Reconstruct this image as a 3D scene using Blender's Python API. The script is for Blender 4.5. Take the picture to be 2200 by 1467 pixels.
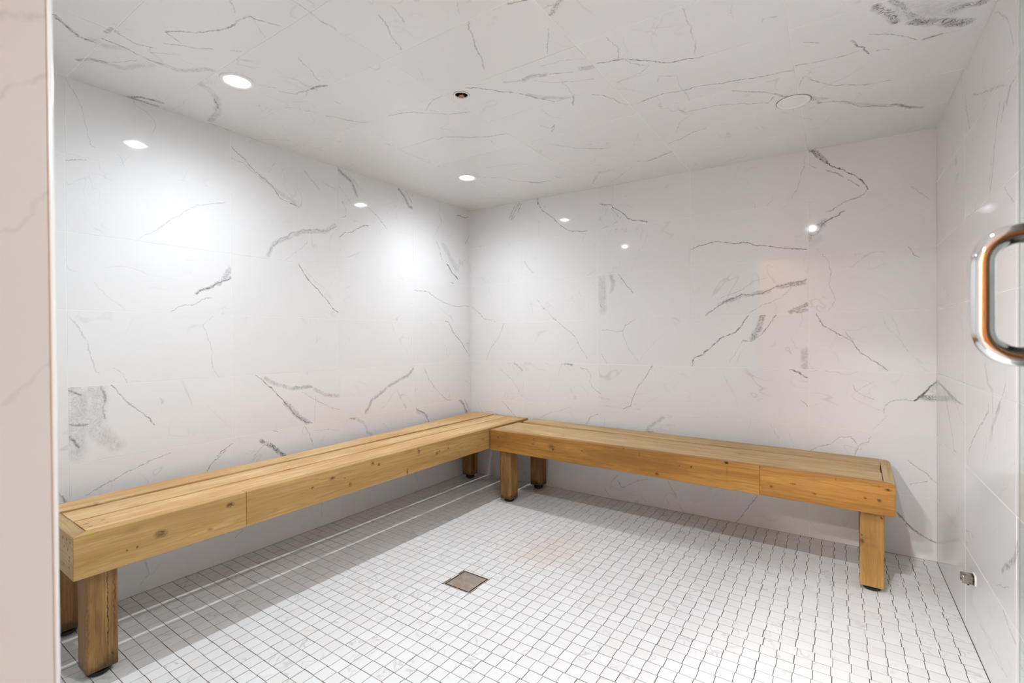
import bpy, bmesh, math, random
from mathutils import Vector, Matrix, Euler
random.seed(7)
for o in list(bpy.data.objects):
    bpy.data.objects.remove(o, do_unlink=True)
scene = bpy.context.scene
COL = scene.collection

# ------------------------------------------------------------------ camera
F_PX, YAW, PITCH, ROLL = 1024.58, 0.5989, -0.006, -0.0068
CAM = Vector((2.4526, -2.9937, 1.0721))
fw = Vector((-math.sin(YAW)*math.cos(PITCH), math.cos(YAW)*math.cos(PITCH), math.sin(PITCH)))
rt = Vector((math.cos(YAW), math.sin(YAW), 0.0))
up = rt.cross(fw)
c, s = math.cos(ROLL), math.sin(ROLL)
R_, U_ = c*rt + s*up, -s*rt + c*up
cd = bpy.data.cameras.new('camera'); cam = bpy.data.objects.new('camera', cd); COL.objects.link(cam)
cam.matrix_world = Matrix(((R_.x, U_.x, -fw.x, CAM.x), (R_.y, U_.y, -fw.y, CAM.y), (R_.z, U_.z, -fw.z, CAM.z), (0, 0, 0, 1)))
cd.sensor_width = 36.0; cd.sensor_fit = 'HORIZONTAL'; cd.lens = F_PX/2200*36.0
cd.clip_start = 0.02; cd.clip_end = 60
cd.dof.use_dof = True; cd.dof.focus_distance = 2.7; cd.dof.aperture_fstop = 4.5
scene.camera = cam

# ------------------------------------------------------------------ world, exposure, lamp strengths
w = bpy.data.worlds.new('world'); scene.world = w; w.use_nodes = True
w.node_tree.nodes['Background'].inputs[0].default_value = (1.0, 0.86, 0.74, 1)
w.node_tree.nodes['Background'].inputs[1].default_value = 0.10
scene.view_settings.view_transform = 'Standard'
scene.view_settings.look = 'None'
scene.view_settings.gamma = 1.0
scene.view_settings.use_curve_mapping = False
scene.view_settings.exposure = 0.51
LAMP = 2900.0           # radiance of the bright core of the three lit downlights
LAMP_RIM = 45.0         # radiance of the lens round it
LAMP_COL = (0.925, 0.985, 1.05)
HALL = 2000.0            # radiance of the hallway downlights
HALL_COL = (0.98, 0.965, 0.94)

# ------------------------------------------------------------------ room measures (metres)
LX = 2.8409             # right wall
YF = -2.84              # inner face of the front wall
TILE_W, TILE_H = 0.6065, 0.30
ROW0 = 2.0961           # height of the top row joint
def ceil_z(x, y): return 2.1068 - 0.0187*x + 0.0059*y

# ------------------------------------------------------------------ small helpers
def tag(o, label=None, cat=None, group=None, kind=None):
    if label: o['label'] = label
    if cat: o['category'] = cat
    if group: o['group'] = group
    if kind: o['kind'] = kind
    return o
def empty(name, loc=(0, 0, 0)):
    o = bpy.data.objects.new(name, None); COL.objects.link(o); o.location = loc
    o.empty_display_size = 0.1
    return o
def link(name, me, mat=None, parent=None, M=None):
    o = bpy.data.objects.new(name, me); COL.objects.link(o)
    if mat is not None:
        if not me.materials: me.materials.append(mat)
        elif me.materials[0] is None or me.materials[0] != mat:
            o.material_slots[0].link = 'OBJECT'; o.material_slots[0].material = mat
    if parent is not None: o.parent = parent
    if M is not None: o.matrix_basis = M
    return o
def mesh_bm(name, bm, smooth=False):
    bmesh.ops.recalc_face_normals(bm, faces=bm.faces[:])
    me = bpy.data.meshes.new(name); bm.to_mesh(me); bm.free()
    if smooth:
        for p in me.polygons: p.use_smooth = True
    return me
def box_bm(lo, hi, bevel=0.0, seg=2):
    bm = bmesh.new()
    vs = [bm.verts.new((x, y, z)) for x in (lo[0], hi[0]) for y in (lo[1], hi[1]) for z in (lo[2], hi[2])]
    for f in ((0, 1, 3, 2), (4, 6, 7, 5), (0, 4, 5, 1), (2, 3, 7, 6), (0, 2, 6, 4), (1, 5, 7, 3)):
        bm.faces.new([vs[i] for i in f])
    bmesh.ops.recalc_face_normals(bm, faces=bm.faces[:])
    if bevel:
        bmesh.ops.bevel(bm, geom=bm.edges[:], offset=bevel, segments=seg, affect='EDGES', profile=0.5)
    return bm
def box(name, lo, hi, mat, parent=None, bevel=0.0, M=None):
    return link(name, mesh_bm(name, box_bm(lo, hi, bevel)), mat, parent, M)
def prism_bm(poly, z0, z1, bevel=0.0):
    bm = bmesh.new()
    a = [bm.verts.new((x, y, z0)) for x, y in poly]; b = [bm.verts.new((x, y, z1)) for x, y in poly]
    n = len(poly)
    bm.faces.new(a[::-1]); bm.faces.new(b)
    for i in range(n): bm.faces.new((a[i], a[(i+1) % n], b[(i+1) % n], b[i]))
    bmesh.ops.recalc_face_normals(bm, faces=bm.faces[:])
    if bevel: bmesh.ops.bevel(bm, geom=bm.edges[:], offset=bevel, segments=2, affect='EDGES', profile=0.5)
    return bm
def lathe_bm(profile, n=32, cap0=False, cap1=False):
    bm = bmesh.new(); rings = []
    for r, z in profile:
        rings.append([bm.verts.new((r*math.cos(2*math.pi*i/n), r*math.sin(2*math.pi*i/n), z)) for i in range(n)])
    for A, B in zip(rings, rings[1:]):
        for i in range(n): bm.faces.new((A[i], A[(i+1) % n], B[(i+1) % n], B[i]))
    if cap0: bm.faces.new(rings[0][::-1])
    if cap1: bm.faces.new(rings[-1])
    return bm
def tube_bm(pts, r, n=20):
    bm = bmesh.new(); rings = []
    pts = [Vector(p) for p in pts]; prev = None
    for i, p in enumerate(pts):
        t = (pts[min(i+1, len(pts)-1)] - pts[max(i-1, 0)]).normalized()
        if prev is None: a = t.orthogonal().normalized()
        else: a = (prev - t*prev.dot(t)).normalized()
        prev = a; b = t.cross(a)
        rings.append([bm.verts.new(p + r*(math.cos(2*math.pi*k/n)*a + math.sin(2*math.pi*k/n)*b)) for k in range(n)])
    for A, B in zip(rings, rings[1:]):
        for k in range(n): bm.faces.new((A[k], A[(k+1) % n], B[(k+1) % n], B[k]))
    bm.faces.new(rings[0][::-1]); bm.faces.new(rings[-1])
    return bm
def plate_holes_bm(outer, holes, z0, z1):
    """flat plate (outer polygon, circular holes (x, y, r, n)) between z0 and z1"""
    bm = bmesh.new(); edges = []
    loops = [outer] + [[(x + r*math.cos(2*math.pi*i/n), y + r*math.sin(2*math.pi*i/n)) for i in range(n)] for x, y, r, n in holes]
    for lp in loops:
        vs = [bm.verts.new((x, y, z0)) for x, y in lp]
        edges += [bm.edges.new((vs[i], vs[(i+1) % len(vs)])) for i in range(len(vs))]
    bmesh.ops.triangle_fill(bm, edges=edges, use_beauty=True)
    r = bmesh.ops.extrude_face_region(bm, geom=bm.faces[:])
    bmesh.ops.translate(bm, verts=[v for v in r['geom'] if isinstance(v, bmesh.types.BMVert)], vec=(0, 0, z1-z0))
    bmesh.ops.recalc_face_normals(bm, faces=bm.faces[:])
    return bm

# ------------------------------------------------------------------ materials
class NT:
    def __init__(self, name, group=False):
        if group:
            self.m = bpy.data.node_groups.new(name, 'ShaderNodeTree'); self.t = self.m
        else:
            self.m = bpy.data.materials.new(name); self.m.use_nodes = True; self.t = self.m.node_tree
            self.b = self.t.nodes['Principled BSDF']
    def n(self, typ, **kw):
        nd = self.t.nodes.new(typ)
        for k, v in kw.items(): setattr(nd, k, v)
        return nd
    def l(self, a, b): self.t.links.new(a, b)
    def put(self, sock, v):
        if isinstance(v, bpy.types.NodeSocket): self.l(v, sock)
        else: sock.default_value = v
    def math(self, op, a, b=None, c=None, clamp=False):
        nd = self.n('ShaderNodeMath', operation=op, use_clamp=clamp)
        self.put(nd.inputs[0], a)
        if b is not None: self.put(nd.inputs[1], b)
        if c is not None: self.put(nd.inputs[2], c)
        return nd.outputs[0]
    def vec(self, op, a, b=None, scale=None):
        nd = self.n('ShaderNodeVectorMath', operation=op)
        self.put(nd.inputs[0], a)
        if b is not None: self.put(nd.inputs[1], b)
        if scale is not None: self.put(nd.inputs['Scale'], scale)
        return nd.outputs['Value'] if op in ('DOT_PRODUCT', 'LENGTH') else nd.outputs['Vector']
    def noise(self, v, scale, detail=2.0, rough=0.5, dist=0.0, color=False):
        nd = self.n('ShaderNodeTexNoise')
        self.put(nd.inputs['Vector'], v); nd.inputs['Scale'].default_value = scale
        nd.inputs['Detail'].default_value = detail; nd.inputs['Roughness'].default_value = rough
        nd.inputs['Distortion'].default_value = dist
        return nd.outputs['Color'] if color else nd.outputs[0]
    def mr(self, v, a, b, c=0.0, d=1.0, smooth=False):
        nd = self.n('ShaderNodeMapRange')
        if smooth: nd.interpolation_type = 'SMOOTHSTEP'
        self.put(nd.inputs[0], v)
        for i, x in zip((1, 2, 3, 4), (a, b, c, d)): nd.inputs[i].default_value = x
        return nd.outputs[0]
    def mix(self, f, a, b):
        nd = self.n('ShaderNodeMix', data_type='RGBA')
        self.put(nd.inputs[0], f)
        for i, x in ((6, a), (7, b)):
            if isinstance(x, bpy.types.NodeSocket): self.l(x, nd.inputs[i])
            else: nd.inputs[i].default_value = (*x, 1) if len(x) == 3 else x
        return nd.outputs[2]

def plain(name, col, rough=0.5, metal=0.0, spec=0.5, emis=None, es=0.0):
    k = NT(name); b = k.b
    b.inputs['Base Color'].default_value = (*col, 1); b.inputs['Roughness'].default_value = rough
    b.inputs['Metallic'].default_value = metal; b.inputs['Specular IOR Level'].default_value = spec
    if emis: b.inputs['Emission Color'].default_value = (*emis, 1); b.inputs['Emission Strength'].default_value = es
    return k.m

# faint veining every polished tile has, different on each tile (random per object)
def make_base_group():
    k = NT('marble_base', True)
    k.t.interface.new_socket('Vein', in_out='OUTPUT', socket_type='NodeSocketFloat')
    k.t.interface.new_socket('Cloud', in_out='OUTPUT', socket_type='NodeSocketFloat')
    go = k.n('NodeGroupOutput')
    pos = k.n('ShaderNodeNewGeometry').outputs['Position']
    rnd = k.n('ShaderNodeObjectInfo').outputs['Random']
    off = k.vec('ADD', pos, k.vec('SCALE', (31.0, 17.0, 23.0), scale=rnd))
    n1 = k.noise(off, 2.3, 3.0, 0.55, 0.7)
    r1 = k.mr(k.math('ABSOLUTE', k.math('SUBTRACT', n1, 0.5)), 0.0, 0.007, 1.0, 0.0)
    m1 = k.mr(k.noise(off, 5.0, 1.0), 0.52, 0.66, 0.0, 1.0)
    n2 = k.noise(off, 5.5, 2.0, 0.5, 1.0)
    r2 = k.mr(k.math('ABSOLUTE', k.math('SUBTRACT', n2, 0.47)), 0.0, 0.010, 1.0, 0.0)
    m2 = k.mr(k.noise(off, 3.3, 1.0), 0.58, 0.70, 0.0, 0.6)
    k.l(k.math('ADD', k.math('MULTIPLY', r1, m1), k.math('MULTIPLY', r2, m2), clamp=True), go.inputs['Vein'])
    k.l(k.noise(off, 1.7, 1.0), go.inputs['Cloud'])
    return k.m
BASE = make_base_group()
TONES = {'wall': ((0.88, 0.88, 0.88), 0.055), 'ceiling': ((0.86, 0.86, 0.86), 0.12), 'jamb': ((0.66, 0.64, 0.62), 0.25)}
def marble(name, tone, segs=(), mask=(1, 1, 1)):
    """segs: (kind, half width, strength, A, B) with A, B points on the wall plane in metres"""
    k = NT(name); base, rough = TONES[tone]
    g = k.n('ShaderNodeGroup'); g.node_tree = BASE
    col = k.mix(k.mr(g.outputs['Cloud'], 0.3, 0.7, 0.0, 1.0), base, tuple(v*0.975 for v in base))
    vf = k.math('MULTIPLY', g.outputs['Vein'], 0.27)
    col = k.mix(vf, col, (0.36, 0.35, 0.345))
    if segs:
        pos = k.n('ShaderNodeNewGeometry').outputs['Position']
        w1 = k.vec('SUBTRACT', k.noise(pos, 16.0, 2.0, color=True), (0.5, 0.5, 0.5))
        w2 = k.vec('SUBTRACT', k.noise(pos, 85.0, 4.0, 0.6, color=True), (0.5, 0.5, 0.5))
        wv = k.vec('ADD', k.vec('MULTIPLY', w1, tuple(0.024*v for v in mask)), k.vec('MULTIPLY', w2, tuple(0.016*v for v in mask)))
        P = k.vec('ADD', pos, wv)
        acc = {'l': None, 'b': None}
        for kind, hw, st, A, B in segs:
            A, B = Vector(A), Vector(B); d = B - A; L2 = max(d.length_squared, 1e-8)
            v1 = k.vec('SUBTRACT', P, tuple(A))
            t = k.math('MULTIPLY', k.vec('DOT_PRODUCT', v1, tuple(d/L2)), 1.0, clamp=True)
            dist = k.vec('DISTANCE', v1, k.vec('SCALE', tuple(d), scale=t)) if False else k.vec('LENGTH', k.vec('SUBTRACT', v1, k.vec('SCALE', tuple(d), scale=t)))
            if kind == 'l': mk = k.mr(dist, 0.0001, hw*0.9, st, 0.0)
            else: mk = k.mr(dist, hw*0.55, hw*1.25, st, 0.0)
            acc[kind] = mk if acc[kind] is None else k.math('MAXIMUM', acc[kind], mk)
        if acc['b'] is not None:
            nb = k.noise(pos, 45.0, 5.0, 0.62, 0.9)
            body = k.math('MULTIPLY', acc['b'], k.mr(k.noise(pos, 26.0, 3.0, 0.6), 0.34, 0.60, 0.18, 0.75))
            col = k.mix(body, col, (0.37, 0.37, 0.375))
            ridge = k.mr(k.math('ABSOLUTE', k.math('SUBTRACT', nb, 0.5)), 0.0, 0.030, 1.0, 0.0)
            col = k.mix(k.math('MULTIPLY', k.math('MULTIPLY', ridge, k.math('POWER', acc['b'], 1.7)), 1.5, clamp=True), col, (0.115, 0.115, 0.12))
        if acc['l'] is not None:
            mod = k.mr(k.noise(pos, 32.0, 4.0, 0.6), 0.34, 0.60, 0.40, 1.55)
            col = k.mix(k.math('MULTIPLY', acc['l'], mod, clamp=True), col, (0.14, 0.14, 0.145))
    k.l(col, k.b.inputs['Base Color'])
    k.b.inputs['Roughness'].default_value = rough
    k.b.inputs['IOR'].default_value = 1.5
    return k.m
MARBLE = {t: marble('polished_marble_'+t, t) for t in TONES}

GROUT = plain('white_grout', (0.92, 0.915, 0.90), 0.8)
GROUT_DARK = plain('brown_floor_grout', (0.065, 0.052, 0.036), 0.9)

def wood(name, light, dark, spots=(), rough=0.5, stain=None, bottom=False, yellow=None):
    k = NT(name)
    oc = k.n('ShaderNodeTexCoord').outputs['Object']; pos = k.n('ShaderNodeNewGeometry').outputs['Position']
    rnd = k.n('ShaderNodeObjectInfo').outputs['Random']
    p = k.vec('ADD', oc, k.vec('SCALE', (13.0, 7.0, 5.0), scale=rnd))
    # knots bend the grain: shift the cross coordinate near each one
    a = k.noise(k.vec('MULTIPLY', p, (1.3, 16.0, 16.0)), 1.0, 4.0, 0.55, 0.6)
    b = k.noise(k.vec('MULTIPLY', p, (5.0, 150.0, 150.0)), 1.0, 3.0, 0.6)
    cfig = k.noise(k.vec('MULTIPLY', p, (2.2, 42.0, 42.0)), 1.0, 2.0, 0.5, 1.2)
    line = k.mr(k.math('ABSOLUTE', k.math('SUBTRACT', cfig, 0.5)), 0.0, 0.05, 1.0, 0.0)
    f = k.mr(k.math('ADD', k.math('MULTIPLY', a, 0.65), k.math('MULTIPLY', b, 0.35)), 0.39, 0.61, 0.0, 1.0)
    col = k.mix(f, light, dark)
    col = k.mix(k.math('MULTIPLY', line, 0.42), col, tuple(v*0.62 for v in dark))
    blot = k.mr(k.noise(k.vec('MULTIPLY', p, (2.5, 7.0, 7.0)), 1.0, 4.0, 0.62), 0.45, 0.68, 0.0, 0.72)
    col = k.mix(blot, col, stain or tuple(v*0.62 for v in dark))
    if spots:
        acc = None
        wv = k.vec('SCALE', k.vec('SUBTRACT', k.noise(pos, 70.0, 2.0, color=True), (0.5, 0.5, 0.5)), scale=0.012)
        P = k.vec('ADD', pos, wv)
        for x, y, z, sx, sy, st, ax in spots:
            m_ = min(sx, sy); sc = {'y': (1/m_, 1/sx, 1/sy), 'x': (1/sx, 1/m_, 1/sy), 'v': (1/12, 1/sx, 1/sy)}[ax]
            d = k.vec('LENGTH', k.vec('MULTIPLY', k.vec('SUBTRACT', P, (x, y, z)), tuple(v*1000 for v in sc)))
            mk = k.mr(d, 0.35, 1.15, st, 0.0)
            acc = mk if acc is None else k.math('MAXIMUM', acc, mk)
        tex = k.mr(k.noise(pos, 120.0, 3.0), 0.3, 0.62, 0.55, 1.1)
        col = k.mix(k.math('MULTIPLY', acc, tex, clamp=True), col, (0.035, 0.014, 0.004))
    if yellow:
        d = k.vec('LENGTH', k.vec('MULTIPLY', k.vec('SUBTRACT', pos, yellow), (60, 60, 75)))
        col = k.mix(k.mr(d, 0.3, 1.1, 0.7, 0.0), col, (0.42, 0.34, 0.015))
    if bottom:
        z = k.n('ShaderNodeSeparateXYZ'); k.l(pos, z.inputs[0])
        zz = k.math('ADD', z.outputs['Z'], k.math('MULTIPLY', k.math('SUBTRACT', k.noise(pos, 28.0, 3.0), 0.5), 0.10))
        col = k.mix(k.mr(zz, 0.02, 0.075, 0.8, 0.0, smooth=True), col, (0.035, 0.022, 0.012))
    k.l(col, k.b.inputs['Base Color'])
    k.b.inputs['Roughness'].default_value = rough
    k.b.inputs['Specular IOR Level'].default_value = 0.35
    bp = k.n('ShaderNodeBump'); bp.inputs['Strength'].default_value = 0.18; bp.inputs['Distance'].default_value = 0.002
    k.l(k.math('ADD', b, k.math('MULTIPLY', line, -0.6)), bp.inputs['Height']); k.l(bp.outputs[0], k.b.inputs['Normal'])
    return k.m
CHROME = plain('polished_chrome', (0.84, 0.85, 0.86), 0.04, 1.0)
STEEL = plain('brushed_steel', (0.40, 0.37, 0.335), 0.38, 1.0)
RUBBER = plain('black_rubber', (0.012, 0.012, 0.013), 0.45)
BLACK = plain('black_gap_shade', (0.01, 0.008, 0.007), 0.9)
WHITE = plain('white_plastic', (0.93, 0.93, 0.92), 0.35)
def beam(name, col, strength, power):
    # a downlight's own beam: brightest straight down, falling off to the sides
    k = NT(name); g_ = k.n('ShaderNodeNewGeometry')
    d_ = k.math('ABSOLUTE', k.vec('DOT_PRODUCT', g_.outputs['Normal'], g_.outputs['Incoming']))
    k.l(k.math('MULTIPLY', k.math('POWER', d_, power), strength), k.b.inputs['Emission Strength'])
    k.b.inputs['Emission Color'].default_value = (*col, 1)
    return k.m
LENS_ON = beam('lit_lens', LAMP_COL, LAMP_RIM, 1.0)
LED_ON = beam('lit_led_core', LAMP_COL, LAMP, 1.4)
LED_DOOR = beam('lit_led_core_by_door', LAMP_COL, LAMP*2.75, 1.3)
LENS_HALL = plain('lit_warm_lens', (0.9, 0.9, 0.9), 0.5, emis=HALL_COL, es=HALL)
LENS_OFF = plain('unlit_lens', (0.89, 0.885, 0.87), 0.4)

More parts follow.
